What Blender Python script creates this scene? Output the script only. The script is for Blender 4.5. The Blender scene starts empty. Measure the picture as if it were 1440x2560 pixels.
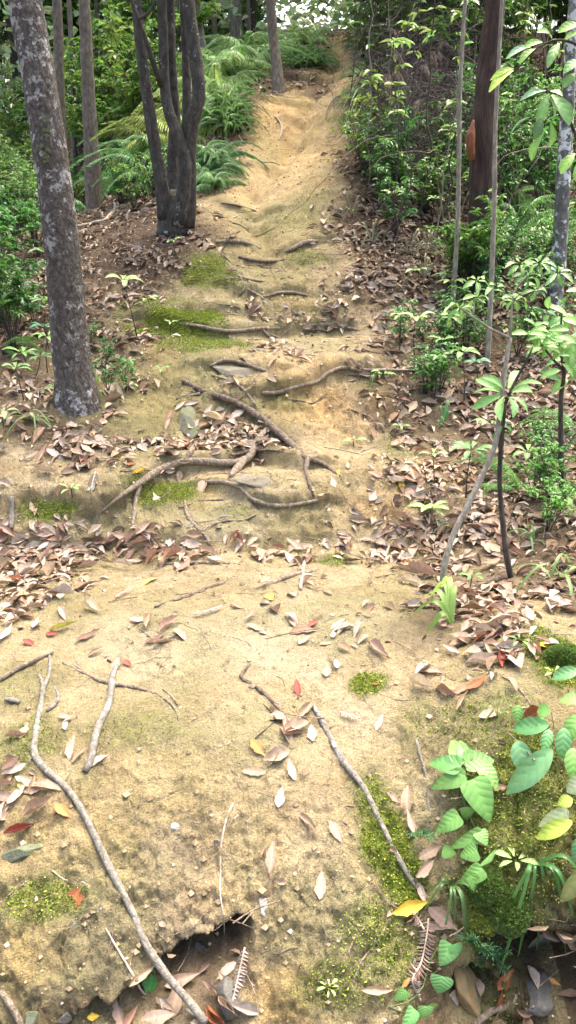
import bpy, math, random
import numpy as np
from mathutils import Vector, Matrix
from mathutils.bvhtree import BVHTree

# ------------------------------------------------------------------ camera, sky, sun, exposure
SC = bpy.context.scene
COL = SC.collection
PITCH = math.radians(20.0)
CAM = Vector((0.0, 0.0, 1.6))
FPX = 1971.0                       # focal length in photo pixels (1440 x 2560)
cd = bpy.data.cameras.new('camera'); cam = bpy.data.objects.new('camera', cd); COL.objects.link(cam)
cam.location = CAM; cam.rotation_euler = (math.pi/2-PITCH, 0, 0)
cd.sensor_fit = 'VERTICAL'; cd.sensor_height = 24.0; cd.lens = FPX/2560*24
cd.clip_start = 0.02; cd.clip_end = 300
SC.camera = cam
SUN_EL, SUN_AZ = 66.0, 25.0
w = bpy.data.worlds.new('World'); SC.world = w; w.use_nodes = True
wn = w.node_tree.nodes; wl = w.node_tree.links
sky = wn.new('ShaderNodeTexSky'); sky.sky_type = 'NISHITA'; sky.sun_disc = False
sky.sun_elevation = math.radians(SUN_EL); sky.sun_rotation = math.radians(SUN_AZ)
sky.air_density = 1.0; sky.dust_density = 8.0; sky.ozone_density = 0.3
bg = wn['Background']; bg.inputs[1].default_value = 0.15
wl.new(sky.outputs[0], bg.inputs[0])
sd = bpy.data.lights.new('sun', 'SUN'); sd.energy = 1.5; sd.angle = math.radians(60); sd.color = (1.0, 0.94, 0.82)
so = bpy.data.objects.new('sun', sd); COL.objects.link(so)
az = math.radians(SUN_AZ); el = math.radians(SUN_EL)
sdir = Vector((math.sin(az)*math.cos(el), math.cos(az)*math.cos(el), math.sin(el)))
so.rotation_euler = sdir.to_track_quat('Z', 'Y').to_euler(); so.location = (0, 0, 12)
SC.view_settings.view_transform = 'Standard'; SC.view_settings.look = 'None'
SC.view_settings.gamma = 1.0
SC.view_settings.exposure = 2.26
SC.cycles.max_bounces = 5; SC.cycles.diffuse_bounces = 3; SC.cycles.glossy_bounces = 2
SC.cycles.transmission_bounces = 3; SC.cycles.use_denoising = True

random.seed(7); RNG = np.random.default_rng(7)
FWD = Vector((0, math.cos(PITCH), -math.sin(PITCH))); UP = Vector((0, math.sin(PITCH), math.cos(PITCH)))

def ray(u, v):
    return FWD + Vector(((u-720)/FPX, 0, 0)) + UP*((1280-v)/FPX)
def at(u, v, y):
    d = ray(u, v); return CAM + d*(y/d.y)
def depth(p): return (p-CAM).dot(FWD)

# ------------------------------------------------------------------ numpy noise
def _h(ix, iy, iz, s):
    n = (ix*374761393 + iy*668265263 + iz*2147483647 + s*974634777) & 0xffffffff
    n = ((n ^ (n >> 13))*1274126177) & 0xffffffff
    n = ((n ^ (n >> 16))*2246822519) & 0xffffffff
    return ((n ^ (n >> 15)) & 0xffffff)/float(0xffffff)
def vnoise(p, s=0):
    p = np.asarray(p, float); f = np.floor(p).astype(np.int64); t = p-f; t = t*t*(3-2*t)
    x, y, z = f[:, 0], f[:, 1], f[:, 2]; a, b, c = t[:, 0], t[:, 1], t[:, 2]
    def L(dz):
        n00 = _h(x, y, z+dz, s); n10 = _h(x+1, y, z+dz, s); n01 = _h(x, y+1, z+dz, s); n11 = _h(x+1, y+1, z+dz, s)
        return (n00*(1-a)+n10*a)*(1-b)+(n01*(1-a)+n11*a)*b
    return (L(0)*(1-c)+L(1)*c)*2-1
def fbm(p, sc, o=4, s=0, g=0.5):
    p = np.asarray(p, float)*sc; r = 0; a = 1; t = 0
    for i in range(o):
        r = r+a*vnoise(p+17.3*i, s+i); t += a; a *= g; p = p*2.03
    return r/t

# ------------------------------------------------------------------ mesh helpers
def mesh_np(name, V, tris=None, quads=None, mat=None, smooth=True, cols=None, uv=None):
    me = bpy.data.meshes.new(name)
    V = np.asarray(V, np.float32)
    nt = 0 if tris is None else len(tris); nq = 0 if quads is None else len(quads)
    me.vertices.add(len(V)); me.vertices.foreach_set('co', V.ravel())
    parts = []
    if nt: parts.append(np.asarray(tris, np.int32).ravel())
    if nq: parts.append(np.asarray(quads, np.int32).ravel())
    li = np.concatenate(parts); me.loops.add(len(li)); me.loops.foreach_set('vertex_index', li)
    tot = np.concatenate([np.full(nt, 3, np.int32), np.full(nq, 4, np.int32)])
    st = np.concatenate([[0], np.cumsum(tot)[:-1]]).astype(np.int32)
    me.polygons.add(nt+nq); me.polygons.foreach_set('loop_start', st); me.polygons.foreach_set('loop_total', tot)
    me.polygons.foreach_set('use_smooth', np.full(nt+nq, smooth))
    if cols is not None:
        c = np.ones((len(V), 4), np.float32); c[:, :3] = cols
        ca = me.color_attributes.new('col', 'FLOAT_COLOR', 'POINT'); ca.data.foreach_set('color', c.ravel())
    if mat is not None: me.materials.append(mat)
    me.update(calc_edges=True); me.validate()
    return me
def obj(name, me, parent=None):
    o = bpy.data.objects.new(name, me); COL.objects.link(o)
    if parent is not None: o.parent = parent
    return o
def tag(o, label=None, cat=None, group=None, kind=None):
    if label: o['label'] = label
    if cat: o['category'] = cat
    if group: o['group'] = group
    if kind: o['kind'] = kind
    return o
def empty(name, loc, rz=0, **k):
    o = bpy.data.objects.new(name, None); COL.objects.link(o); o.location = loc; o.rotation_euler = (0, 0, rz)
    o.empty_display_size = 0.1
    return tag(o, **k)

class Acc:
    """collects pieces and links them as one mesh object"""
    def __init__(s): s.V = []; s.T = []; s.Q = []; s.C = []; s.n = 0
    def add(s, V, T=None, Q=None, C=(1, 1, 1)):
        V = np.asarray(V, float)
        if T is not None and len(T): s.T.append(np.asarray(T)+s.n)
        if Q is not None and len(Q): s.Q.append(np.asarray(Q)+s.n)
        c = np.asarray(C, float)
        s.C.append(np.broadcast_to(c, (len(V), 3)) if c.ndim == 1 else c)
        s.V.append(V); s.n += len(V)
    def mesh(s, name, mat, smooth=True, origin=None):
        V = np.concatenate(s.V)
        if origin is not None: V = V-np.asarray(origin)
        return mesh_np(name, V, np.concatenate(s.T) if s.T else None, np.concatenate(s.Q) if s.Q else None, mat, smooth, np.concatenate(s.C))

def smooth_path(P, R, step):
    """Catmull-Rom resample of points P with radii R about every step metres"""
    P = [np.array(p, float) for p in P]; out = []; ro = []
    Q = [2*P[0]-P[1]]+P+[2*P[-1]-P[-2]]
    for i in range(len(P)-1):
        a, b, c, d = Q[i:i+4]; n = max(2, int(np.linalg.norm(c-b)/step))
        s_ = np.linalg.norm(c-b)+1e-9; m0 = (c-a)/(s_+np.linalg.norm(b-a)+1e-9)*s_; m1 = (d-b)/(s_+np.linalg.norm(d-c)+1e-9)*s_
        for k in range(n):
            t = k/n
            out.append((2*t**3-3*t*t+1)*b+(t**3-2*t*t+t)*m0+(3*t*t-2*t**3)*c+(t**3-t*t)*m1); ro.append(R[i]*(1-t)+R[i+1]*t)
    out.append(P[-1]); ro.append(R[-1])
    return np.array(out), np.array(ro)
def tube(P, R, sides=10, step=0.03, rough=0.12, nsc=30, seed=0, cap=True, squash=1.0, wob=0.0):
    P, R = smooth_path(P, R, step)
    if wob:
        P = P+np.stack([vnoise(P*9+s*31.7, seed+s) for s in range(3)], 1)*wob
    n = len(P); T = np.gradient(P, axis=0); T /= np.linalg.norm(T, axis=1)[:, None]+1e-9
    ref = np.array([0, 0, 1.0]) if abs(T[n//2][2]) < 0.8 else np.array([0, 1.0, 0])
    A = np.cross(T, ref); A /= np.linalg.norm(A, axis=1)[:, None]+1e-9; B = np.cross(A, T)
    th = np.linspace(0, 2*math.pi, sides, endpoint=False)
    V = P[:, None]+R[:, None, None]*(A[:, None]*np.cos(th)[None, :, None]+B[:, None]*(np.sin(th)*squash)[None, :, None])
    V = V.reshape(-1, 3)
    if rough:
        C = np.repeat(P, sides, 0); d = V-C
        V = C+d*(1+rough*fbm(V, nsc, 3, seed))[:, None]
    i = np.arange(n-1)[:, None]*sides; j = np.arange(sides)[None]; k = (j+1) % sides
    Q = np.stack([i+j, i+k, i+sides+k, i+sides+j], -1).reshape(-1, 4)
    Tn = None
    if cap:
        V = np.concatenate([V, P[:1], P[-1:]]); m = n*sides; jj = np.arange(sides); kk = (jj+1) % sides
        Tn = np.concatenate([np.stack([kk, jj, np.full(sides, m)], 1), np.stack([jj+(n-1)*sides, kk+(n-1)*sides, np.full(sides, m+1)], 1)])
    return V, Tn, Q

# ------------------------------------------------------------------ materials
def newmat(name):
    m = bpy.data.materials.new(name); m.use_nodes = True; nt = m.node_tree
    b = nt.nodes['Principled BSDF']; return m, nt, nt.nodes, nt.links, b
def nz(nt, sc, det=4, rough=0.6, vec=None, kind='ShaderNodeTexNoise'):
    n = nt.nodes.new(kind); n.inputs['Scale'].default_value = sc
    if 'Detail' in n.inputs: n.inputs['Detail'].default_value = det
    if 'Roughness' in n.inputs: n.inputs['Roughness'].default_value = rough
    if vec is not None: nt.links.new(vec, n.inputs['Vector'])
    return n
def ramp(nt, fac, stops):
    r = nt.nodes.new('ShaderNodeValToRGB'); e = r.color_ramp.elements
    while len(e) < len(stops): e.new(0.5)
    for k, (p, c) in enumerate(stops):
        e[k].position = p; e[k].color = (c, c, c, 1) if isinstance(c, (int, float)) else (*c, 1)
    nt.links.new(fac, r.inputs[0]); return r.outputs[0]
def mixc(nt, fac, a, b, mode='MIX'):
    m = nt.nodes.new('ShaderNodeMix'); m.data_type = 'RGBA'; m.blend_type = mode
    for s, x in ((m.inputs[0], fac), (m.inputs[6], a), (m.inputs[7], b)):
        if hasattr(x, 'links'): nt.links.new(x, s)
        elif isinstance(x, (int, float)): s.default_value = x
        else: s.default_value = (*x, 1)
    return m.outputs[2]
def mth(nt, op, a, b=0.0, clamp=False):
    m = nt.nodes.new('ShaderNodeMath'); m.operation = op; m.use_clamp = clamp
    for s, x in ((m.inputs[0], a), (m.inputs[1], b)):
        if hasattr(x, 'links'): nt.links.new(x, s)
        else: s.default_value = x
    return m.outputs[0]
def bump(nt, h, st, dist, prev=None):
    b = nt.nodes.new('ShaderNodeBump'); b.inputs['Strength'].default_value = st; b.inputs['Distance'].default_value = dist
    nt.links.new(h, b.inputs['Height'])
    if prev is not None: nt.links.new(prev, b.inputs['Normal'])
    return b.outputs[0]
def texco(nt, out='Object'):
    t = nt.nodes.new('ShaderNodeTexCoord'); return t.outputs[out]

def bark_mat(name, dark, mid, light, sc=40, stretch=0.25, lichen=None, lich_amt=0.62, rough=0.9, bs=0.8, bd=0.01):
    m, nt, N, L, b = newmat(name); co = texco(nt)
    mp = N.new('ShaderNodeMapping'); mp.inputs['Scale'].default_value = (1, 1, stretch); L.new(co, mp.inputs[0])
    n1 = nz(nt, sc, 6, 0.65, mp.outputs[0]); n2 = nz(nt, 5, 3, 0.6, co)
    vo = nz(nt, sc*0.8, kind='ShaderNodeTexVoronoi', vec=mp.outputs[0]); vo.feature = 'DISTANCE_TO_EDGE'
    c = ramp(nt, n1.outputs[0], [(0.3, dark), (0.52, mid), (0.75, light)])
    c = mixc(nt, mth(nt, 'MULTIPLY', n2.outputs[0], 0.45), c, dark)
    cr = ramp(nt, vo.outputs[0], [(0.0, 1.0), (0.12, 0.0)])
    c = mixc(nt, mth(nt, 'MULTIPLY', cr, 0.55), c, tuple(x*0.4 for x in dark))
    if lichen:
        n3 = nz(nt, 22, 4, 0.7, co); n4 = nz(nt, 2.5, 2, 0.5, co)
        f = ramp(nt, mth(nt, 'ADD', mth(nt, 'MULTIPLY', n3.outputs[0], 0.7), mth(nt, 'MULTIPLY', n4.outputs[0], 0.3)), [(lich_amt-0.04, 0.0), (lich_amt+0.01, 1.0)])
        c = mixc(nt, f, c, lichen)
    L.new(c, b.inputs['Base Color']); b.inputs['Roughness'].default_value = rough
    h = mth(nt, 'SUBTRACT', n1.outputs[0], mth(nt, 'MULTIPLY', cr, 0.5))
    L.new(bump(nt, h, bs, bd), b.inputs['Normal'])
    return m
def leaf_mat(name, rough=0.42, trans=0.3, var=0.3, dead=False, useobj=False):
    """colour comes from the mesh's own 'col' attribute (or the object's own colour), mottled"""
    m, nt, N, L, b = newmat(name)
    if useobj:
        oi = N.new('ShaderNodeObjectInfo'); at_ = N.new('ShaderNodeAttribute'); at_.attribute_name = 'col'
        base = mixc(nt, 1.0, oi.outputs['Color'], at_.outputs['Color'], 'MULTIPLY')
    else:
        at_ = N.new('ShaderNodeAttribute'); at_.attribute_name = 'col'; base = at_.outputs['Color']
    n1 = nz(nt, 60 if dead else 14, 4, 0.6, texco(nt))
    f = ramp(nt, n1.outputs[0], [(0.3, 1-var), (0.7, 1+var)])
    c = mixc(nt, 1.0, base, f, 'MULTIPLY')
    if dead:
        n2 = nz(nt, 190, 3, 0.6, texco(nt))
        c = mixc(nt, ramp(nt, n2.outputs[0], [(0.62, 0.0), (0.72, 0.55)]), c, (0.10, 0.055, 0.035))
    L.new(c, b.inputs['Base Color']); b.inputs['Roughness'].default_value = rough
    b.inputs['Specular IOR Level'].default_value = 0.15 if dead else 0.5
    tr = N.new('ShaderNodeBsdfTranslucent'); L.new(c, tr.inputs[0])
    mx = N.new('ShaderNodeMixShader'); mx.inputs[0].default_value = trans
    L.new(b.outputs[0], mx.inputs[1]); L.new(tr.outputs[0], mx.inputs[2])
    L.new(mx.outputs[0], N['Material Output'].inputs[0])
    return m
def rock_mat(name, a, c2, moss=None, sc=18, wet=0.85):
    m, nt, N, L, b = newmat(name); co = texco(nt)
    n1 = nz(nt, sc, 8, 0.65, co); n2 = nz(nt, sc*4, 5, 0.7, co)
    c = ramp(nt, n1.outputs[0], [(0.32, a), (0.66, c2)])
    c = mixc(nt, ramp(nt, n2.outputs[0], [(0.35, 0.0), (0.6, 0.4)]), c, tuple(x*0.55 for x in a))
    if moss:
        n3 = nz(nt, sc*1.5, 4, 0.6, co); c = mixc(nt, ramp(nt, n3.outputs[0], [(0.45, 0.0), (0.58, 0.85)]), c, moss)
    L.new(c, b.inputs['Base Color']); b.inputs['Roughness'].default_value = wet
    L.new(bump(nt, n1.outputs[0], 0.6, 0.01, bump(nt, n2.outputs[0], 0.4, 0.003)), b.inputs['Normal'])
    return m

# ------------------------------------------------------------------ terrain: one sheet, shape fixed by control points
CP = []
for v, y in ((2560, 1.12), (2300, 1.26), (2100, 1.40), (1900, 1.58), (1700, 1.85), (1500, 2.30), (1350, 2.85), (1250, 3.0), (1180, 3.12)):
    for u in (60, 300, 720, 950):
        if v >= 2300 and u == 300: continue
        CP.append((u, v, y))
for v, y in ((1130, 3.40), (1080, 3.55), (980, 3.74), (930, 3.87), (850, 4.33), (815, 4.5), (760, 4.62), (680, 4.88), (640, 5.1), (560, 5.5), (500, 6.0)):
    CP.append((690, v, y))
    if v > 700: CP.append((880, v, y+0.02))
CP += [(640, 450, 6.4), (700, 400, 6.85), (720, 330, 7.35), (750, 250, 8.0), (790, 195, 8.8), (850, 100, 10.3)]
CP += [(500, 1080, 3.58), (480, 900, 3.95), (450, 800, 4.38), (430, 750, 4.62), (450, 650, 4.98), (440, 570, 5.35),
       (300, 1100, 3.35), (300, 1000, 3.68), (300, 900, 4.05), (300, 800, 4.42), (300, 735, 4.75), (320, 650, 5.2), (320, 580, 5.7),
       (100, 1150, 3.2), (190, 1000, 3.6), (60, 900, 4.0), (100, 800, 4.6), (100, 700, 5.4), (100, 600, 6.6), (300, 530, 6.8), (300, 470, 8.4), (60, 450, 10.5),
       (550, 480, 6.2), (540, 400, 6.75), (620, 330, 7.25), (600, 250, 7.7), (480, 330, 7.8), (470, 250, 9.2), (600, 180, 9.6), (690, 235, 8.2), (740, 165, 9.4)]
CP += [(1250, 2560, 1.22), (1250, 2400, 1.26), (1250, 2300, 1.28), (1250, 2100, 1.37), (1250, 1900, 1.50), (1250, 1750, 1.65), (1250, 1600, 1.87), (1250, 1500, 2.2), (1250, 1350, 2.75), (1250, 1200, 3.25), (1200, 1000, 3.9), (1200, 850, 4.55), (1200, 700, 5.15),
       (1430, 2300, 1.24), (1430, 2000, 1.40), (1430, 1700, 1.70), (1420, 1450, 2.35), (1420, 1200, 3.2), (1400, 1000, 3.9), (1400, 750, 4.95), (1400, 600, 6.0), (1400, 450, 7.6), (1200, 500, 6.3), (1200, 400, 7.3), (1200, 300, 8.6),
       (1000, 1000, 3.8), (1000, 850, 4.35), (960, 700, 4.8), (1000, 600, 5.35), (960, 500, 5.75), (880, 430, 6.1), (1000, 400, 6.3), (1000, 300, 6.9), (900, 330, 7.0), (1000, 200, 7.7), (920, 200, 8.5), (930, 110, 10.0)]
pts = [tuple(at(*c)) for c in CP]
pts += [(-2, 0, 0.0), (0, 0.2, 0.0), (2, 0, 0), (-6, -2, 0), (0, -3, 0), (6, -2, 0), (-3, 2.6, 0.45), (3, 2.4, 0.55), (-4, 5, 1.2), (4, 5, 1.3), (-8, 8, 1.5), (-6, 14, 2.5), (0.6, 14, 4.4), (6, 13, 4.0), (9, 8, 2.6), (-14, 20, 3), (14, 20, 5), (0, 24, 5.4), (-14, 44, 5), (0, 44, 7), (14, 44, 7), (-14, 4, 1), (14, 4, 1.2), (-1, 0.8, 0.0), (1, 0.8, 0.0)]
PT = np.array(pts)
def _U(d2): return 0.5*d2*np.log(d2+1e-9)
nP = len(PT)
K = _U(((PT[:, None, :2]-PT[None, :, :2])**2).sum(-1))+np.eye(nP)*0.002
A_ = np.zeros((nP+3, nP+3)); A_[:nP, :nP] = K; A_[:nP, nP] = 1; A_[:nP, nP+1:] = PT[:, :2]; A_[nP:, :nP] = A_[:nP, nP:].T
W_ = np.linalg.solve(A_, np.concatenate([PT[:, 2], np.zeros(3)]))
def zbase(x, y):
    x = np.asarray(x, float).ravel(); y = np.asarray(y, float).ravel(); o = np.empty(len(x))
    for i in range(0, len(x), 40000):
        a = x[i:i+40000]; b = y[i:i+40000]
        o[i:i+40000] = _U((a[:, None]-PT[None, :, 0])**2+(b[:, None]-PT[None, :, 1])**2)@W_[:nP]+W_[nP]+W_[nP+1]*a+W_[nP+2]*b
    return o

ys = list(np.linspace(-3, 0.66, 16)); y = 0.72
while y < 11: ys.append(y); y += max(0.0048, 0.0037*y)
ys += list(11+(np.linspace(0.02, 1, 50)**1.6)*34); ys = np.array(ys)
aa = np.linspace(-1, 1, 660); ob = (np.linspace(0, 1, 42)[1:])**2.4
NR = len(ys)
X = np.zeros((NR, 660+82)); hw = 0.40*np.maximum(ys, 0.3)+0.34; hw = np.minimum(hw, 8)
X[:, 41:701] = aa[None]*hw[:, None]
X[:, 701:] = hw[:, None]+ob[None]*(15-hw[:, None]); X[:, :41] = -(hw[:, None]+ob[None, ::-1]*(15-hw[:, None]))
NCC = X.shape[1]; Y = np.repeat(ys[:, None], NCC, 1)
Z = zbase(X, Y).reshape(NR, NCC)
base = np.stack([X, Y, Z], -1).reshape(-1, 3)
ii = np.arange(NR-1)[:, None]*NCC; jj = np.arange(NCC-1)[None]
GQ = np.stack([ii+jj, ii+jj+1, ii+NCC+jj+1, ii+NCC+jj], -1).reshape(-1, 4)
def grid_bvh(P, s=3):
    G = P.reshape(NR, NCC, 3)[::s, ::s]; r, c = G.shape[:2]
    a = np.arange(r-1)[:, None]*c; b = np.arange(c-1)[None]
    q = np.stack([a+b, a+b+1, a+c+b+1, a+c+b], -1).reshape(-1, 4)
    return BVHTree.FromPolygons(G.reshape(-1, 3).tolist(), q.tolist())
BV = grid_bvh(base, 3)
def hit(u, v):
    l, n, i, d = BV.ray_cast(CAM, ray(u, v).normalized())
    if l is None: l = at(u, v, 14); n = Vector((0, 0, 1))
    return l, n
def groundz(x, y):
    l, n, i, d = BV.ray_cast(Vector((x, y, 20)), Vector((0, 0, -1)))
    return l if l is not None else Vector((x, y, 0))

def blobmask(P, blobs, warp=0.25, gain=1.0, seed=0):
    """patches on the ground: each centred on a ground point with radii in metres"""
    m = np.zeros(len(P)); nx = fbm(P, 3.5, 4, seed); ny = fbm(P, 3.5, 4, seed+9); n2 = fbm(P, 14, 3, seed+5)
    for (u, v, ru, rv, wt) in blobs:
        c, _ = hit(u, v); dp = depth(c); rx = ru*dp/FPX
        ry = max(0.04, abs(hit(u, max(110, v-rv))[0].y-hit(u, min(2559, v+rv))[0].y)/2)
        sx = P[:, 0]-c.x; sy = P[:, 1]-c.y
        k = (np.abs(sx) < rx*2.6) & (np.abs(sy) < ry*2.6)
        if not k.any(): continue
        q = ((sx[k]+nx[k]*warp*rx*2)/rx)**2+((sy[k]+ny[k]*warp*ry*2)/ry)**2
        val = wt/(1+np.exp((np.sqrt(q)-1.0+n2[k]*0.35)*7))
        m[k] = np.maximum(m[k], val)
    return m

LITTER = [(1400, 1450, 120, 110, 1), (1250, 1000, 250, 150, 1), (1150, 1250, 160, 120, .85), (200, 1375, 330, 55, 1), (480, 1375, 160, 40, 1), (90, 1460, 170, 70, .85), (0, 1540, 90, 70, .6), (660, 1385, 150, 32, .7), (790, 1300, 120, 50, .35), (870, 1400, 120, 60, .3),
  (150, 1120, 200, 60, .95), (60, 1200, 130, 40, .45), (330, 1000, 70, 90, .55), (270, 880, 110, 80, .7), (60, 980, 120, 70, .6),
  (430, 1110, 70, 80, .95), (570, 1115, 100, 45, 1), (540, 1000, 120, 35, .5), (640, 790, 120, 24, 1), (880, 795, 110, 30, .7), (690, 885, 90, 40, .4), (900, 910, 90, 30, .6),
  (1220, 1370, 290, 110, 1), (1180, 1480, 150, 70, 1), (1020, 1030, 120, 130, .7), (1080, 880, 180, 100, .9), (1010, 710, 180, 90, .9), (940, 560, 130, 90, .8), (1230, 1580, 100, 70, 1), (1280, 1160, 240, 130, .9), (1350, 960, 200, 120, .9), (1300, 760, 200, 100, .8),
  (350, 650, 190, 70, .9), (250, 760, 200, 60, .7), (770, 210, 60, 22, .8), (520, 2440, 120, 70, 1), (380, 2520, 100, 50, .6), (1320, 2520, 130, 50, .8), (1080, 2220, 40, 130, .5), (40, 1960, 70, 70, .9),
  (720, 1840, 50, 90, .45), (700, 1960, 40, 100, .3), (690, 1560, 280, 80, .12), (820, 1500, 200, 80, .2), (550, 560, 60, 30, .5), (480, 700, 100, 30, .6), (950, 1170, 80, 60, .4), (1130, 1680, 90, 30, .5), (90, 560, 260, 90, .9), (1000, 400, 150, 120, .8), (60, 800, 120, 120, .8)]
HUMUS = [(1400, 1400, 130, 160, .85), (1200, 1000, 300, 180, .85), (150, 540, 330, 110, 1), (300, 450, 250, 60, 1), (430, 560, 90, 40, .9), (350, 640, 210, 80, 1), (180, 880, 190, 130, .8), (170, 1080, 190, 60, .6), (1080, 700, 250, 110, .9), (960, 560, 150, 90, 1), (1120, 900, 200, 120, .55), (1280, 1150, 230, 150, .75), (1230, 1400, 210, 110, .5), (1000, 420, 150, 130, .9), (1350, 850, 200, 200, .9),
  (500, 2420, 130, 70, .9), (1320, 2500, 160, 90, 1), (300, 2545, 260, 22, .7), (60, 600, 300, 120, .9), (770, 212, 60, 22, .7), (1060, 1560, 90, 60, .5), (640, 1115, 90, 40, .6), (1420, 2250, 60, 300, .7), (920, 1000, 60, 40, .45), (60, 800, 120, 120, .9), (1100, 2500, 60, 40, .8)]
MOSS = [(600, 720, 200, 120, .35), (430, 1000, 200, 180, .38), (560, 1500, 400, 60, .22), (400, 1980, 200, 100, .25), (820, 2300, 140, 180, .42), (620, 2150, 60, 200, .25), (730, 600, 120, 80, .4), (955, 2110, 75, 100, 1.0), (1000, 2200, 70, 80, 1.0), (925, 2010, 55, 110, .75), (960, 2330, 110, 110, .7), (870, 2450, 120, 90, .65), (925, 1710, 55, 28, .9), (1250, 2050, 210, 290, .75), (1200, 1800, 130, 120, .6), (1380, 1640, 90, 70, .95), (1240, 2280, 110, 110, .9),
  (120, 1285, 90, 30, .85), (410, 1225, 110, 40, .85), (590, 1290, 60, 30, .5), (430, 800, 120, 40, .95), (400, 760, 120, 20, .6), (520, 850, 120, 40, .75), (350, 1100, 60, 130, .45), (60, 1700, 120, 60, .45), (90, 1850, 110, 90, .6), (330, 1830, 120, 60, .5), (110, 2240, 110, 60, .75),
  (700, 555, 130, 50, .5), (520, 680, 80, 50, .8), (770, 640, 60, 25, .6), (840, 1410, 50, 18, .7), (950, 1500, 80, 50, .35), (1060, 1800, 60, 90, .5), (700, 1000, 50, 40, .5), (1000, 1120, 50, 40, .5), (1300, 1880, 100, 100, .8), (900, 1600, 90, 50, .25), (220, 1950, 60, 50, .4), (770, 520, 70, 60, .5)]
ORANGE = [(740, 400, 110, 120, .7), (720, 300, 110, 110, .9), (820, 150, 50, 60, .9), (700, 330, 110, 90, .45), (660, 480, 90, 50, .5), (680, 600, 100, 60, .35), (720, 700, 80, 50, .3), (740, 770, 60, 30, .5), (620, 900, 80, 40, .3), (800, 1000, 110, 60, 1), (400, 880, 50, 40, .8), (370, 1020, 50, 60, .6), (695, 268, 45, 26, 1), (560, 2260, 110, 60, .25), (60, 2370, 90, 120, .8), (700, 2500, 70, 90, .8), (650, 430, 50, 40, .6), (500, 1240, 40, 35, .7), (130, 2080, 200, 120, .3), (950, 1250, 110, 50, .55),  # orange clay; upper-trail weights also lift ground dimmed by shade
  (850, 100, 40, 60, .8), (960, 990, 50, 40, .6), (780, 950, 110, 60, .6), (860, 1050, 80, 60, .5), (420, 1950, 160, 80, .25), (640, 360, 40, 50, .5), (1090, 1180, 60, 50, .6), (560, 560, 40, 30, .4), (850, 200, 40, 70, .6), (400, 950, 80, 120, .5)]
PALE = [(770, 300, 50, 120, .6), (690, 430, 70, 60, .8), (700, 480, 60, 60, .6), (600, 1600, 400, 90, .8), (760, 320, 60, 90, .8), (700, 430, 50, 60, .5), (560, 1300, 120, 60, .7), (650, 1800, 200, 150, .4), (900, 1800, 90, 60, .6), (760, 880, 80, 40, .5), (760, 1560, 150, 100, .6)]
GREY = [(350, 2380, 180, 150, .8), (430, 2200, 90, 120, .6), (800, 2150, 60, 200, .3), (570, 1450, 300, 40, .3), (300, 2500, 200, 60, .9)]

# shape details laid on the smooth sheet
Pg = base.copy()
dx = np.gradient(base.reshape(NR, NCC, 3), axis=1).reshape(-1, 3); dy = np.gradient(base.reshape(NR, NCC, 3), axis=0).reshape(-1, 3)
Nn = np.cross(dx, dy); Nn /= np.linalg.norm(Nn, axis=1)[:, None]
slope = 1-np.clip(Nn[:, 2], 0, 1)
M_lit = blobmask(base, LITTER, seed=1); M_hum = blobmask(base, HUMUS, seed=2); M_moss = blobmask(base, MOSS, seed=3)
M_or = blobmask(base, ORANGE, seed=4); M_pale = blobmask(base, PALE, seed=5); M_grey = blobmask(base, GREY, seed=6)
far = (base[:, 1] > 10.5) | (np.abs(base[:, 0])+.06*fbm(base, 4, 3, 66) > 0.40*np.maximum(base[:, 1], 1)+0.12)
M_hum = np.where(far, 0.9, M_hum); M_lit = np.where(far & (base[:, 1] > 0.9), 0.7, M_lit)
# leaf mould on both shoulders of the upper trail
yt = base[:, 1]; xc = np.interp(yt, [4.8, 5.3, 6, 6.8, 7.5, 8.2, 9, 10.3, 12], [-.12, -.18, -.15, 0, .1, .28, .45, .72, 1.0]); wob_ = .12*fbm(base, 3, 3, 91)
sh = np.maximum(1/(1+np.exp((base[:, 0]-xc+np.interp(yt, [5, 6, 7, 8, 10], [.62, .50, .40, .38, .22])+wob_)*22)), 1/(1+np.exp(-(base[:, 0]-xc-np.interp(yt, [5, 6, 7, 8, 10], [.55, .55, .50, .38, .22])-wob_)*22)))*np.clip((yt-4.9)/.3, 0, 1)
M_hum = np.maximum(M_hum, sh*.95); M_lit = np.maximum(M_lit, sh*.9)
near = np.clip(1.3-base[:, 1]/9, 0.35, 1)
big = fbm(base, 1.6, 3, 20)*0.030+fbm(base, 5, 3, 21)*0.014
ridge = 1-np.abs(fbm(base*np.array([1, .8, 1.2]), 9, 3, 22))*2.2
clod = np.clip(fbm(base, 28, 4, 23), -0.3, 1)
fine = fbm(base, 85, 3, 24)
steep = np.clip((slope-0.02)*6, 0, 1)
lump = np.abs(fbm(base*np.array([1, 1, 1.3]), 16, 4, 27))
disp = big+(0.45+0.75*steep)*(ridge*0.012+clod*0.014-np.clip(.10-lump, 0, 1)*0.06)+fine*0.0035*(0.7+steep)
ins = np.clip((0.40*np.maximum(base[:, 1], .3)+0.36-np.abs(base[:, 0]))*12, 0, 1); disp = big+(disp-big)*ins
disp = disp+ins*M_hum*fbm(base, 40, 3, 25)*0.012+M_moss*(fbm(base, 60, 3, 26)*0.006+0.004)
vert = 1-np.abs(vnoise(base*np.array([13, 2.5, 2.5]), 31)); disp = disp-steep*np.clip(vert-0.72, 0, 1)*0.05*(base[:, 1] < 2)
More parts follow.
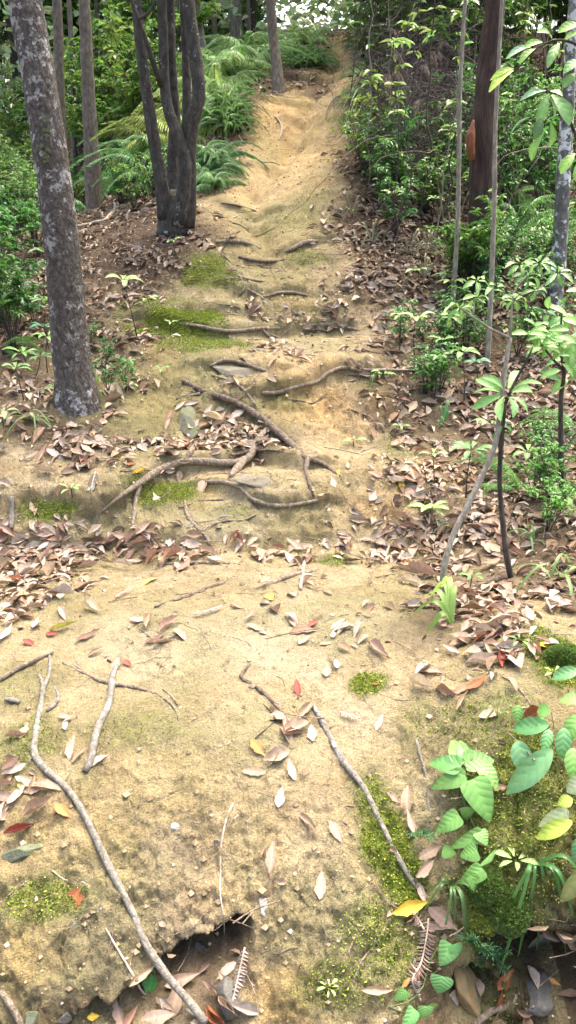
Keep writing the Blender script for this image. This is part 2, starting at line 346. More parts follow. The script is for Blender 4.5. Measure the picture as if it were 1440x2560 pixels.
# trodden gutter of the upper trail
def gut(pix, wpx, dep):
    global disp
    C = [hit(u, v)[0] for u, v in pix]
    for k in range(len(C)-1):
        a = np.array(C[k][:2]); b = np.array(C[k+1][:2]); ab = b-a
        t = np.clip(((base[:, :2]-a)@ab)/(ab@ab), 0, 1); dd = np.hypot(*(base[:, :2]-a-t[:, None]*ab).T)
        r = wpx*depth(C[k])/FPX
        disp = np.minimum(disp, disp*0+disp-dep*np.exp(-(dd/r)**2))
gut([(850, 110), (800, 230), (760, 300), (740, 360), (690, 420), (640, 480), (640, 560), (660, 620)], 26, 0.05)
# risers and treads: the soil drops away on the downhill side of each line of roots
def step(pix, h, reach=.14):
    global disp
    C = np.array([hit(u, v)[0][:] for u, v in pix])[:, :2]; k = (base[:, 1] > C[:, 1].min()-.5) & (base[:, 1] < C[:, 1].max()+.5) & (base[:, 0] > C[:, 0].min()-.25) & (base[:, 0] < C[:, 0].max()+.25)
    p = base[k, :2]; best = np.full(len(p), 9.0); sg = np.zeros(len(p)); en = np.zeros(len(p))
    for a, b in zip(C[:-1], C[1:]):
        ab = b-a; t = ((p-a)@ab)/(ab@ab); tc = np.clip(t, 0, 1); q = a+tc[:, None]*ab; d = np.hypot(*(p-q).T); m = d < best; best[m] = d[m]; sg[m] = (p[m, 1]-q[m, 1]); 
    x0, x1 = C[:, 0].min(), C[:, 0].max(); en = np.clip((p[:, 0]-x0+.12)/.15, 0, 1)*np.clip((x1+.12-p[:, 0])/.15, 0, 1)
    disp[k] += h*np.tanh((np.sign(sg)*best+.012+.03*fbm(base[k], 9, 3, 88))/.022)*np.exp(-(best/reach)**2)*en
step([(250, 1285), (345, 1208), (430, 1160), (570, 1160), (640, 1130), (760, 1160)], .045)
step([(515, 1205), (605, 1222), (680, 1262), (800, 1250)], .028)
step([(560, 993), (650, 1042), (735, 1118), (800, 1158)], .025)
step([(655, 985), (750, 965), (850, 922), (940, 925)], .045, .17)
step([(350, 790), (448, 812), (540, 826), (640, 825), (760, 813), (860, 815)], .038, .15)
step([(525, 915), (610, 910), (690, 938)], .025)
step([(598, 642), (690, 655), (735, 651)], .022)
step([(540, 606), (615, 610), (650, 622)], .02); step([(690, 635), (765, 607), (795, 602)], .028)
step([(560, 712), (660, 742), (735, 732), (790, 742)], .024); step([(555, 508), (640, 528), (700, 520)], .025); step([(480, 770), (600, 785), (760, 780), (830, 790)], .018)
step([(655, 250), (740, 262), (800, 252)], .03); step([(710, 190), (780, 196), (850, 190)], .05)
step([(0, 1330), (200, 1335), (480, 1345), (760, 1340)], .02, .2); step([(0, 1250), (120, 1235), (250, 1262)], .03)
Pg = base+Nn*disp[:, None]
# hollow scooped out under the lip of the bank, and the gully beside the mossy bank
def scoop(u0, v0, rx, rz, d, tilt=0.0, yc=None):
    global Pg
    c = at(u0, v0, yc if yc else hit(u0, v0)[0].y)
    ex = (Pg[:, 0]-c.x); ez = (Pg[:, 2]-c.z)-tilt*ex
    q = (ex/rx)**2+(ez/rz)**2; k = (q < 1.8) & (Pg[:, 1] < 2.2)
    s = np.clip(1.15-q[k]+.10*fbm(base[k], 14, 2, 77), 0, 1); s = s*s*(3-2*s)
    Pg[k, 1] += s*d
scoop(548, 2425, 0.072, 0.045, 0.11, tilt=0.45)
scoop(470, 2470, 0.09, 0.045, 0.08, tilt=0.5)
scoop(330, 2540, 0.22, 0.035, 0.10, tilt=0.35)
scoop(1370, 2440, 0.13, 0.075, 0.20, tilt=0.0)
scoop(1180, 2490, 0.07, 0.05, 0.09)
BV = grid_bvh(Pg, 2)
BVS = grid_bvh(base, 6)

gm, nt, N, L, B = newmat('trail_soil')
atm = N.new('ShaderNodeAttribute'); atm.attribute_name = 'mask'; sp = N.new('ShaderNodeSeparateColor'); L.new(atm.outputs['Color'], sp.inputs[0])
atn = N.new('ShaderNodeAttribute'); atn.attribute_name = 'tone'; sp2 = N.new('ShaderNodeSeparateColor'); L.new(atn.outputs['Color'], sp2.inputs[0])
co = texco(nt)
n1 = nz(nt, 7, 8, 0.68, co); n2 = nz(nt, 48, 6, 0.7, co); n3 = nz(nt, 190, 4, 0.7, co); n4 = nz(nt, 2.2, 3, 0.5, co)
clay = ramp(nt, n1.outputs[0], [(0.32, (0.28, 0.205, 0.105)), (0.5, (0.39, 0.30, 0.165)), (0.68, (0.48, 0.385, 0.235))])
orange = ramp(nt, n1.outputs[0], [(0.32, (0.29, 0.15, 0.05)), (0.55, (0.54, 0.355, 0.135)), (0.75, (0.62, 0.44, 0.19))])  # orange clay, lightened to make up for dim light on the upper trail
pale = ramp(nt, n1.outputs[0], [(0.3, (0.33, 0.275, 0.17)), (0.7, (0.46, 0.39, 0.26))])
grey = ramp(nt, n2.outputs[0], [(0.3, (0.15, 0.12, 0.075)), (0.7, (0.36, 0.29, 0.19))])
hum = ramp(nt, n2.outputs[0], [(0.3, (0.035, 0.022, 0.014)), (0.7, (0.13, 0.08, 0.05))])
mossc = ramp(nt, n2.outputs[0], [(0.3, (0.10, 0.11, 0.02)), (0.52, (0.20, 0.22, 0.03)), (0.75, (0.31, 0.33, 0.05))])
mossd = ramp(nt, n2.outputs[0], [(0.3, (0.09, 0.09, 0.035)), (0.7, (0.22, 0.22, 0.08))])
c = mixc(nt, sp2.outputs[1], clay, pale)
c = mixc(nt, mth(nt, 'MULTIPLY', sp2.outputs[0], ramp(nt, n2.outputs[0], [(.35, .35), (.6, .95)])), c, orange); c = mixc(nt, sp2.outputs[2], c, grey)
# thin green film in patches everywhere on the damp clay
gf = mth(nt, 'MULTIPLY', ramp(nt, n4.outputs[0], [(0.44, 0.0), (0.62, 0.62)]), ramp(nt, n2.outputs[0], [(0.4, 0.3), (0.6, 1.0)]))
c = mixc(nt, gf, c, (0.20, 0.19, 0.07))
sk = mixc(nt, 1.0, ramp(nt, n3.outputs[0], [(0.38, 0.68), (0.48, 1.0), (0.64, 1.15)]), ramp(nt, n2.outputs[0], [(0.36, 0.80), (0.48, 1.0), (0.66, 1.08)]), 'MULTIPLY'); c = mixc(nt, 1.0, c, sk, 'MULTIPLY')
cr1 = nz(nt, 16, 5, 0.6, co); cr2 = nz(nt, 55, 4, 0.6, co); ms = nz(nt, 5, 3, 0.5, co)
def crease(n_, wd): return ramp(nt, mth(nt, 'ABSOLUTE', mth(nt, 'SUBTRACT', n_.outputs[0], 0.5)), [(0.0, 1.0), (wd, 0.0)])
crk = mth(nt, 'MAXIMUM', mth(nt, 'MULTIPLY', crease(cr1, .012), ramp(nt, ms.outputs[0], [(.45, 0.0), (.6, 1.0)])), mth(nt, 'MULTIPLY', crease(cr2, .016), ramp(nt, cr1.outputs[0], [(.42, 1.0), (.55, 0.0)])))
c = mixc(nt, mth(nt, 'MULTIPLY', crk, .5), c, (.15, .105, .055))
c = mixc(nt, sp.outputs[1], c, hum)
me_ = mth(nt, 'MULTIPLY', sp.outputs[0], ramp(nt, n2.outputs[0], [(0.3, 0.55), (0.5, 1.15)]), True)
mc = mixc(nt, ramp(nt, sp.outputs[0], [(0.6, 0.0), (0.85, 1.0)]), mossd, mossc)
mc = mixc(nt, 1.0, mc, sk, 'MULTIPLY'); c = mixc(nt, me_, c, mc)
L.new(c, B.inputs['Base Color'])
B.inputs['Roughness'].default_value = 0.92; B.inputs['Specular IOR Level'].default_value = 0.25
vo = nz(nt, 120, kind='ShaderNodeTexVoronoi', vec=co)
bb = bump(nt, n2.outputs[0], 0.9, 0.016); bb = bump(nt, n3.outputs[0], 1.0, 0.008, bb); bb = bump(nt, vo.outputs[0], 0.35, 0.004, bb); bb = bump(nt, mth(nt, 'SUBTRACT', 1.0, crk), 0.7, 0.006, bb)
L.new(bb, B.inputs['Normal'])
gme = mesh_np('ground', Pg, quads=GQ, mat=gm)
def vattr(me, name, r, g, b):
    c = np.ones((len(r), 4), np.float32); c[:, 0] = r; c[:, 1] = g; c[:, 2] = b
    a = me.color_attributes.new(name, 'FLOAT_COLOR', 'POINT'); a.data.foreach_set('color', c.ravel())
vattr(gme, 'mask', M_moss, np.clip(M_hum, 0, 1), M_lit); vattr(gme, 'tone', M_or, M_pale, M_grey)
tag(obj('ground', gme), 'pale clay hillside with eroded trail, mossy banks and dark leaf mould', None, None, 'structure')
# ------------------------------------------------------------------ shared materials
M_DEAD = leaf_mat('dead_leaf', 0.62, 0.12, 0.25, dead=True, useobj=True)
M_LITTER = leaf_mat('leaf_litter', 0.7, 0.08, 0.3, dead=True)
M_GREEN = leaf_mat('green_leaf', 0.38, 0.42, 0.22, useobj=True)
M_FERN = leaf_mat('fern', 0.5, 0.35, 0.3, useobj=True)
B_ROUGH = bark_mat('bark_rough', (0.06, 0.048, 0.039), (0.19, 0.158, 0.13), (0.37, 0.33, 0.285), 55, 0.6, (0.42, 0.41, 0.38), 0.58, bs=1.0, bd=0.02)
B_DARK = bark_mat('bark_dark', (0.034, 0.029, 0.022), (0.088, 0.075, 0.060), (0.18, 0.158, 0.13), 34, 0.5, (0.36, 0.38, 0.34), 0.64, bs=0.9)
B_GREY = bark_mat('bark_grey', (0.10, 0.08, 0.06), (0.22, 0.18, 0.14), (0.36, 0.31, 0.25), 40, 0.4, bs=0.7)
B_RED = bark_mat('bark_red', (0.03, 0.016, 0.012), (0.085, 0.048, 0.033), (0.17, 0.10, 0.068), 30, 0.2, bs=0.9, bd=0.015)
B_LICHEN = bark_mat('bark_lichen', (0.05, 0.045, 0.038), (0.20, 0.20, 0.18), (0.38, 0.39, 0.37), 26, 0.5, (0.55, 0.58, 0.55), 0.55, bs=0.5)
B_PALE = bark_mat('bark_pale', (0.20, 0.16, 0.13), (0.42, 0.37, 0.32), (0.62, 0.57, 0.52), 30, 0.3, bs=0.4)
B_TWIG = bark_mat('bark_sapling', (0.18, 0.155, 0.11), (0.40, 0.36, 0.28), (0.60, 0.56, 0.47), 60, 0.3, bs=0.4)
B_TWIGD = bark_mat('bark_sapling_dark', (0.03, 0.024, 0.018), (0.09, 0.072, 0.055), (0.18, 0.15, 0.12), 60, 0.3, bs=0.4)
B_ROOT = bark_mat('root_bark', (0.17, 0.125, 0.08), (0.36, 0.28, 0.20), (0.52, 0.43, 0.32), 60, 0.35, bs=0.9)
B_ROOTD = bark_mat('root_bark_dark', (0.11, 0.075, 0.05), (0.25, 0.185, 0.13), (0.40, 0.32, 0.24), 60, 0.35, bs=0.9)
B_STICK = bark_mat('stick_bark', (0.16, 0.14, 0.11), (0.30, 0.27, 0.22), (0.44, 0.41, 0.35), 70, 0.3, (0.52, 0.51, 0.46), 0.63, bs=0.6)
B_WHITE = bark_mat('stick_pale', (0.30, 0.24, 0.18), (0.5, 0.42, 0.33), (0.66, 0.58, 0.48), 60, 0.2, bs=0.3)
B_BRUSH = bark_mat('dry_brush', (0.06, 0.045, 0.04), (0.14, 0.11, 0.10), (0.25, 0.21, 0.20), 60, 0.3, bs=0.3)

# ------------------------------------------------------------------ leaf blades, vectorised
def blade(xs, ws, fold=0.25, arch=0.15):
    """unit leaf: x along 0..1, y across (half width 1), z up; returns V, tris, quads"""
    V = [(xs[0], 0, 0)]; T = []; Q = []
    for x, w_ in zip(xs[1:-1], ws):
        z = -arch*x*x
        V += [(x, w_, z+fold*w_), (x, 0, z), (x, -w_, z+fold*w_)]
    V.append((xs[-1], 0, -arch*xs[-1]**2)); n = len(xs)-2
    T += [(0, 2, 1), (0, 3, 2)]
    for k in range(n-1):
        a = 1+3*k; Q += [(a, a+1, a+4, a+3), (a+1, a+2, a+5, a+4)]
    a = 1+3*(n-1); e = len(V)-1; T += [(a, a+1, e), (a+1, a+2, e)]
    return np.array(V, float), np.array(T), np.array(Q).reshape(-1, 4)
BL_LOW = blade([0, .3, .65, 1], [.85, .8])
BL_MID = blade([0, .15, .38, .62, .84, 1], [.55, .98, .93, .5], 0.2, 0.25)
BL_LANCE = blade([0, .2, .5, .8, 1], [.7, 1, .55], 0.3, 0.3)
BL_GRASS = blade([0, .05, .3, .6, .85, 1], [.8, 1, .85, .5], 0.5, 0.75)
def put_leaves(acc, P, D, N0, Ln, Wd, C, tpl=BL_LOW, bend=None):
    """many leaves at once: base P, direction D, up N0, length, half width, colour"""
    P = np.asarray(P, float); n = len(P)
    D = D/(np.linalg.norm(D, axis=1)[:, None]+1e-9); S = np.cross(N0, D); S /= np.linalg.norm(S, axis=1)[:, None]+1e-9; U = np.cross(D, S)
    V0, T0, Q0 = tpl; m = len(V0)
    z = np.repeat(V0[None, :, 2], n, 0)
    if bend is not None: z = z-bend[:, None]*V0[None, :, 0]**2
    V = P[:, None]+D[:, None]*(V0[None, :, 0]*Ln[:, None])[..., None]+S[:, None]*(V0[None, :, 1]*Wd[:, None])[..., None]+U[:, None]*(z*Ln[:, None]*0.8)[..., None]
    off = (np.arange(n)*m)[:, None, None]
    acc.add(V.reshape(-1, 3), (T0[None]+off).reshape(-1, 3), (Q0[None]+off).reshape(-1, 4) if len(Q0) else None, np.repeat(np.broadcast_to(C, (n, 3)), m, 0))
def rnd_unit(n, zmin=-1, zmax=1):
    z = RNG.uniform(zmin, zmax, n); a = RNG.uniform(0, 2*np.pi, n); r = np.sqrt(1-z*z); return np.stack([r*np.cos(a), r*np.sin(a), z], 1)
def jit(c, n, a=0.3):
    c = np.array(c, float); return np.clip(c[None]*(1+RNG.uniform(-a, a, (n, 1)))*(1+RNG.uniform(-.12, .12, (n, 3))), 0, 1)

# ------------------------------------------------------------------ trees
def pxpath(L_):
    return [np.array(at(u, v, y)) for u, v, y in L_]
def pxr(wpx, p): return wpx*depth(Vector(p))/FPX/2
def trunk_part(name, root, path, widths, mat, sides=14, rough=0.1, nsc=12, step=0.06, seed=0, parent=None, **k):
    R = [pxr(w_, p) for w_, p in zip(widths, path)]
    V, T, Q = tube(path, R, sides, step, rough, nsc, seed, **k); a = Acc(); a.add(V, T, Q)
    o = obj(name, a.mesh(name, mat, origin=root.location), parent or root); return o
def crown_mesh(r, n, leaf, col, flat=0.6):
    a = Acc(); k = 26; cc = rnd_unit(k)*np.array([r, r, r*flat])*RNG.uniform(0.35, 1, (k, 1))
    i = RNG.integers(0, k, n); P = cc[i]+RNG.normal(0, r*0.16, (n, 3))
    put_leaves(a, P, rnd_unit(n, -.7, .5), rnd_unit(n, .2, 1), RNG.uniform(.7, 1.2, n)*leaf, RNG.uniform(.28, .42, n)*leaf, jit(col, n, .45))
    for c_ in cc:
        V, T, Q = tube([(0, 0, -r*flat), tuple(c_*0.5), tuple(c_)], [0.03, .018, .006], 5, .2, 0); 
    return a.mesh('crown', M_GREEN)
CROWNS = [crown_mesh(1.3, 330, .11, (.09, .18, .05)) for _ in range(3)]
def add_crown(root, top, s=1.0, tint=(1, 1, 1)):
    c_ = obj('crown', random.choice(CROWNS), root); c_.location = Vector(top)-root.location; c_.scale = (s, s, s); c_.rotation_euler = (0, 0, random.uniform(0, 6.28)); c_.color = (*tint, 1)
    V = []
    return c_
def tree(label, path, widths, mat, ext=2.6, crown=1.0, cat='tree', name='tree', group=None, sides=14, rough=0.1, nsc=12, flare=None, seed=0, roots=0):
    P = pxpath(path)
    b = Vector(P[0]); g = groundz(b.x, b.y); b.z = min(b.z, g.z)
    root = empty(name, b, label=label, cat=cat, group=group)
    P[0] = np.array(b)-np.array([0, 0, .08]); d = P[-1]-P[-2]; d /= np.linalg.norm(d)
    P.append(P[-1]+(d*0.6+np.array([0, 0, .4]))*(ext+1.2)); widths = list(widths)+[widths[-1]*0.8]
    if flare: widths[0] *= flare
    trunk_part('trunk', root, P, widths, mat, sides, rough, nsc, 0.05, seed)
    if crown: add_crown(root, P[-1]+np.array([0, 0, .6]), crown)
    return root

T1 = tree('thick rough-barked leaning trunk flecked with white lichen, leaf litter round its foot', [(192, 1010, 3.58), (186, 940, 3.58), (176, 860, 3.58), (158, 650, 3.56), (135, 450, 3.55), (98, 200, 3.55), (62, 0, 3.55)], [112, 96, 92, 88, 86, 84, 84], B_ROUGH, name='rough_barked_tree', sides=48, rough=0.13, nsc=26, flare=1.2, crown=1.5)
# climbing button fern on the rough bark
a = Acc(); vine = []
for k in range(11):
    u = 113+5*math.sin(k*.9)+random.uniform(-2, 2); v = 292+k*11.3+random.uniform(-4, 4); p = at(u, v, 3.47); vine.append(p)
for k, p in enumerate(vine):
    for sgn in random.sample([-1, 1], random.choice([1, 1, 2])):
        put_leaves(a, [np.array(p)], np.array([[sgn, -.35, random.uniform(-.6, .3)]]), np.array([[0, -1, .2]]), np.array([random.uniform(.011, .02)]), np.array([random.uniform(.006, .009)]), (.12, .15, .045), BL_MID)
V, T, Q = tube([tuple(p) for p in vine], [.0018]*11, 5, .02, 0); a.add(V, T, Q, (.12, .12, .05))
o = obj('climbing_fern', a.mesh('climbing_fern', M_GREEN, origin=vine[-1])); o.location = vine[-1]; tag(o, 'tiny round-leaved climber running up the rough-barked trunk', 'climbing plant')

# multi-stemmed dark tree
b = at(440, 570, 5.35); b = groundz(b.x, b.y); MT = empty('multi_stem_tree', b, label='dark smooth-barked tree splitting into several tall stems above a leafy mound', cat='tree')
trunk_part('trunk', MT, pxpath([(442, 592, 5.35), (441, 555, 5.35), (438, 520, 5.35), (435, 480, 5.37)]), [102, 92, 78, 50], B_DARK, 22, .12, 9)
for pth, wd in (
  ([(412, 545, 5.3), (405, 470, 5.28), (388, 370, 5.28), (368, 240, 5.28), (350, 100, 5.28), (341, 0, 5.28)], [40, 34, 31, 29, 27, 26]),
  ([(446, 560, 5.27), (458, 490, 5.24), (462, 400, 5.22), (445, 340, 5.22), (425, 290, 5.22), (413, 230, 5.25), (408, 100, 5.25), (404, 0, 5.25)], [44, 36, 33, 30, 28, 26, 25, 25]),
  ([(434, 520, 5.42), (432, 420, 5.46), (437, 300, 5.48), (428, 160, 5.48), (424, 0, 5.48)], [34, 32, 28, 25, 24]),
  ([(468, 565, 5.3), (474, 480, 5.28), (474, 390, 5.26), (478, 310, 5.24), (497, 245, 5.22), (491, 160, 5.24), (477, 60, 5.26), (471, 0, 5.26)], [40, 34, 33, 35, 34, 33, 32, 30]),
  ([(466, 330, 5.36), (467, 200, 5.4), (462, 80, 5.42), (459, 0, 5.42)], [22, 22, 20, 19]),
  ([(404, 215, 5.24), (386, 165, 5.15), (368, 110, 5.1), (345, 45, 5.08), (328, 0, 5.06), (310, -40, 5.05)], [16, 14, 12, 11, 9, 7]),
  ([(345, 48, 5.08), (362, 40, 5.05), (380, 22, 5.03), (388, -8, 5.02)], [9, 8, 7, 6])):
    P = pxpath(pth)
    if pth[-1][1] == 0:
        d = P[-1]-P[-2]; P.append(P[-1]+d/np.linalg.norm(d)*3.4+np.array([0, 0, .4])); wd = wd+[wd[-1]*.7]
    trunk_part('stem', MT, P, wd, B_DARK, 16, .09, 12, .05, seed=len(P))
add_crown(MT, at(400, -1150, 5.2), 1.5); add_crown(MT, at(500, -1250, 5.4), 1.3)

tree('slim grey-brown trunk on the crest, standing where the trail bends beside the ferns', [(699, 240, 8.2), (692, 170, 8.25), (683, 90, 8.3), (676, 0, 8.3)], [34, 27, 25, 23], B_GREY, crown=.6, name='slim_tree', flare=1.2, rough=.14)
BT = tree('dark reddish-brown dead-looking trunk with peeling bark among the undergrowth', [(1200, 735, 5.1), (1203, 640, 5.12), (1205, 480, 5.12), (1208, 330, 5.12), (1222, 170, 5.15), (1238, 0, 5.15)], [82, 66, 62, 60, 54, 50], B_RED, name='peeling_tree', sides=26, rough=.18, nsc=11, crown=1.3)
V, T, Q = tube(pxpath([(1178, 400, 5.03), (1177, 345, 5.02), (1184, 300, 5.04)]), [.022, .03, .006], 7, .03, .3, 20, 3); a = Acc(); a.add(V, T, Q)
bm_o = bark_mat('bark_torn', (0.16, 0.05, 0.02), (0.32, 0.12, 0.05), (0.45, 0.22, 0.11), 60, .2)
obj('torn_bark', a.mesh('torn_bark', bm_o, origin=BT.location), BT)
tree('trunk blotched white with lichen, behind the big glossy leaves', [(1385, 770, 4.85), (1400, 600, 4.85), (1408, 450, 4.85), (1420, 250, 4.87), (1432, 60, 4.88), (1438, 0, 4.88)], [44, 36, 35, 32, 30, 30], B_LICHEN, name='lichen_tree', sides=18, crown=1.1)
tree('thin pale sapling pole nearer the trail, in front of the dry thicket', [(1132, 745, 4.75), (1142, 600, 4.72), (1147, 420, 4.7), (1149, 250, 4.7), (1157, 90, 4.7), (1163, 0, 4.7)], [14, 12, 12, 11, 10, 9], B_TWIG, name='sapling_pole', sides=9, crown=.5, rough=.12, nsc=30)
tree('thin pale sapling pole standing in front of the reddish trunk', [(1220, 900, 4.2), (1228, 720, 4.2), (1236, 480, 4.2), (1238, 330, 4.2), (1247, 150, 4.2), (1255, 0, 4.2)], [15, 13, 12, 11, 10, 9], B_TWIG, name='sapling_pole', sides=9, crown=.5, rough=.12, nsc=30)
bt = [('stout fibrous grey-brown trunk behind the two foreground trees', [(232, 470, 7.6), (226, 330, 7.6), (217, 150, 7.6), (210, 0, 7.6)], [46, 36, 32, 28], B_GREY),
  ('pale pinkish paper-barked trunk forking in the leafy distance', [(272, 300, 11), (270, 200, 11), (278, 90, 11), (284, 0, 11)], [26, 20, 16, 14], B_PALE),
  ('second pale paper-barked trunk leaning away from its neighbour', [(276, 260, 11.2), (288, 170, 11.2), (302, 90, 11.2), (318, 0, 11.2)], [18, 15, 12, 10], B_PALE),
  ('grey trunk just behind the rough-barked tree', [(152, 420, 8.5), (150, 250, 8.5), (146, 100, 8.5), (142, 0, 8.5)], [30, 26, 25, 24], B_GREY),
  ('whitish trunk at the very top of the trail', [(892, 110, 10.4), (888, 60, 10.4), (880, 0, 10.4)], [24, 21, 20], B_PALE),
  ('pale slanting trunk seen between the dark stems and the crest', [(520, 180, 10.5), (505, 90, 10.5), (492, 0, 10.5)], [16, 14, 12], B_PALE),
  ('slender trunk in the woods between rough tree and fibrous tree', [(185, 400, 9.8), (182, 220, 9.8), (176, 60, 9.8), (172, 0, 9.8)], [15, 13, 12, 11], B_GREY),
  ('thin dark pole among the distant leaves beside the paper-barked trunks', [(247, 330, 10), (243, 200, 10), (240, 60, 10), (240, 0, 10)], [11, 9, 9, 8], B_TWIGD),
  ('greenish pole left of the fern bank, half hidden by stems', [(540, 140, 12), (536, 60, 12), (532, 0, 12)], [14, 12, 11], B_GREY),
  ('thin grey pole beyond the ferns of the crest', [(620, 150, 12), (622, 60, 12), (620, 0, 12)], [13, 11, 10], B_GREY),
  ('dark tree in the shade behind the dry thicket', [(1140, 250, 9), (1136, 120, 9), (1128, 0, 9)], [34, 30, 28], B_DARK)]
for i, (lb, pth, wd, mt_) in enumerate(bt):
    tree(lb, pth, wd, mt_, name='forest_tree', group='trees of the wood beyond the trail', sides=12, crown=.7, ext=1.8, rough=.12, seed=i)
V, T, Q = None, None, None
for i in range(20):   # trunks further back in the wood
    u = random.choice([random.uniform(-60, 640), random.uniform(930, 1500)]); yy = random.uniform(12.5, 20)
    x = at(u, 200, yy).x; g = groundz(x, yy)
    r = random.uniform(.04, .09); h = random.uniform(5, 7)
    root = empty('distant_tree', g, label='thin trunk deep in the wood, half lost behind leaves', cat='tree', group='thin trunks deep in the wood')
    lean = random.uniform(-.5, .5)
    V, T, Q = tube([(0, 0, -.2), (lean*.2, 0, h*.3), (lean*.7, 0, h*.7), (lean, 0, h)], [r*1.2, r, r*.8, r*.5], 8, .3, .1, 5, i); a = Acc(); a.add(V, T, Q)
    obj('trunk', a.mesh('trunk', random.choice([B_GREY, B_PALE, B_TWIGD, B_DARK])), root)
    c_ = obj('crown', random.choice(CROWNS), root); c_.location = (lean, 0, h); c_.color = (1.2, 1.15, .9, 1); c_.scale = (1.4, 1.4, 1.2)

# ------------------------------------------------------------------ ferns
def frond_mesh(Ln, pairs, pw, pl, arch=1.0, col=(.13, .27, .11), droop=.5, seed=0):
    a = Acc(); t = np.linspace(0.0, 1, pairs*2+6)
    x = Ln*(t-0.12*arch*t**3); z = Ln*(0.75*arch*t-1.05*arch*t*t) if arch > 0 else Ln*(-.05*t*t)
    C = np.stack([x, np.zeros_like(x), z], 1)
    V, T, Q = tube([C[i] for i in range(0, len(C), 4)], [.004*Ln/.6*(1-.7*i/len(C)) for i in range(0, len(C), 4)], 4, .06, 0); a.add(V, T, Q, (.14, .15, .06))
    tt = np.linspace(.12, .985, pairs); px = np.interp(tt, t, x); pz = np.interp(tt, t, z)
    tang = np.stack([np.gradient(px), np.zeros(pairs), np.gradient(pz)], 1); tang /= np.linalg.norm(tang, axis=1)[:, None]
    L_ = pl*np.sin(np.clip(tt*1.15+.12, 0, 1)**.8*math.pi*.93)**.6*RNG.uniform(.85, 1.08, pairs)
    for sg in (-1, 1):
        D = np.stack([np.zeros(pairs), np.full(pairs, float(sg)), np.full(pairs, -.18)], 1)+tang*.38+RNG.normal(0, .07, (pairs, 3))
        Nn_ = np.cross(tang, np.array([0, 1.0, 0]))*-1; Nn_[:, 2] = np.abs(Nn_[:, 2]); Nn_ = Nn_+np.array([0, 0, .2])
        put_leaves(a, np.stack([px, np.zeros(pairs), pz], 1), D, Nn_, L_, np.full(pairs, pw)*(.5+.5*L_/pl), jit(col, pairs, .22), BL_LANCE, RNG.uniform(droop*.5, droop, pairs))
    return a.mesh('frond', M_FERN)
FR = [frond_mesh(.66, 36, .0075, .048, RNG.uniform(.75, 1.35), (.15, .27, .08), droop=.7) for _ in range(5)]
FRL = [frond_mesh(.75, 36, .0085, .10, RNG.uniform(.8, 1.3), (.20, .33, .13), droop=1.1) for _ in range(4)]
FRD = [frond_mesh(.5, 24, .006, .07, .9, (.16, .12, .085), droop=.9) for _ in range(2)]
def fern(loc, n, s, label, grp=None, kinds=None, tint=(1, 1, 1), face=None, spread=6.28, pitch=.1, name='fern'):
    root = empty(name, loc, random.uniform(0, 6.28) if face is None else face, label=label, cat='fern', group=grp)
    for k in range(n):
        o = obj('frond', random.choice(kinds or FR), root); an = (k+random.uniform(-.35, .35))/n*spread-(spread/2 if face is not None else 0)
        o.rotation_euler = (random.uniform(-.3, .3), random.uniform(-.55, .25)-pitch, an); q = s*random.uniform(.7, 1.15); o.scale = (q, q, q)
        b_ = random.uniform(.75, 1.3); o.color = (tint[0]*b_, tint[1]*b_, tint[2]*b_, 1)
    return root
PALEF = (1.5, 1.35, 1.25)
fern_zones = [
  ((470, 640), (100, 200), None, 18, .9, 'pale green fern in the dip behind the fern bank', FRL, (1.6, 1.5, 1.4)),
  ((300, 480), (180, 330), None, 16, .9, 'fern seen between the dark stems of the split tree', FRL, (1.3, 1.3, 1.1)),
  ((555, 600), (300, 335), None, 5, .45, 'small fern hanging over the edge of the upper trail', FR, (1, 1.05, .9)), # u range, v range, y range (None: on ground), count, size, label, group, kinds, tint
  ((480, 590), (270, 328), None, 16, .62, 'dark green fern clump overhanging the clay edge on the fern bank', FR, (.85, .95, .8)),
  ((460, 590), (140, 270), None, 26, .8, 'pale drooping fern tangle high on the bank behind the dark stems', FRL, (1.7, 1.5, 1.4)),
  ((480, 545), (390, 480), None, 13, .5, 'bluish fern spilling on to the trail beside the dark stems', FRL, (.9, 1.0, .95)),
  ((290, 400), (390, 480), None, 13, .75, 'bluish fern in the shade between fibrous trunk and dark stems', FRL, (.85, 1.0, .9)),
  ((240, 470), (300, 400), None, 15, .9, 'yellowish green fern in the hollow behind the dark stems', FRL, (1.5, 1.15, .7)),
  ((705, 800), (140, 170), None, 16, .5, 'low dark fern on the crest above the brown leaf ledge', FR, (.85, 1.0, .85)),
  ((540, 670), (105, 165), None, 14, .75, 'fern behind the slim crest tree', FR, (1.1, 1.1, 1.1)),
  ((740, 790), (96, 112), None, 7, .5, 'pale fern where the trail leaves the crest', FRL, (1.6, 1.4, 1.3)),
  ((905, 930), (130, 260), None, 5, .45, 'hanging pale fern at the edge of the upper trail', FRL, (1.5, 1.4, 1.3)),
  ((1270, 1440), (420, 640), None, 12, .8, 'dark fern growing low among the shrubs near the lichen trunk', FR, (.75, .95, .75)),
  ((1040, 1180), (330, 480), None, 7, .6, 'small fern half buried in the undergrowth below the thicket', FR, (.8, .9, .9)),
  ((-30, 130), (350, 520), None, 9, .9, 'fern in the shade behind the rough-barked tree', FRL, (.9, 1.0, .8)),
  ((180, 300), (440, 540), None, 6, .6, 'small fern at the foot of the fibrous trunk', FR, (.9, 1.05, .9))]
for (u0, u1), (v0, v1), _, n_, s_, lb, kd, tn in fern_zones:
    for i in range(n_):
        l, n = hit(random.uniform(u0, u1), random.uniform(v0, v1)); fern(l, random.randint(9, 13), s_*random.uniform(.8, 1.15), lb, lb.replace(' fern', ' ferns', 1), kd, tn)
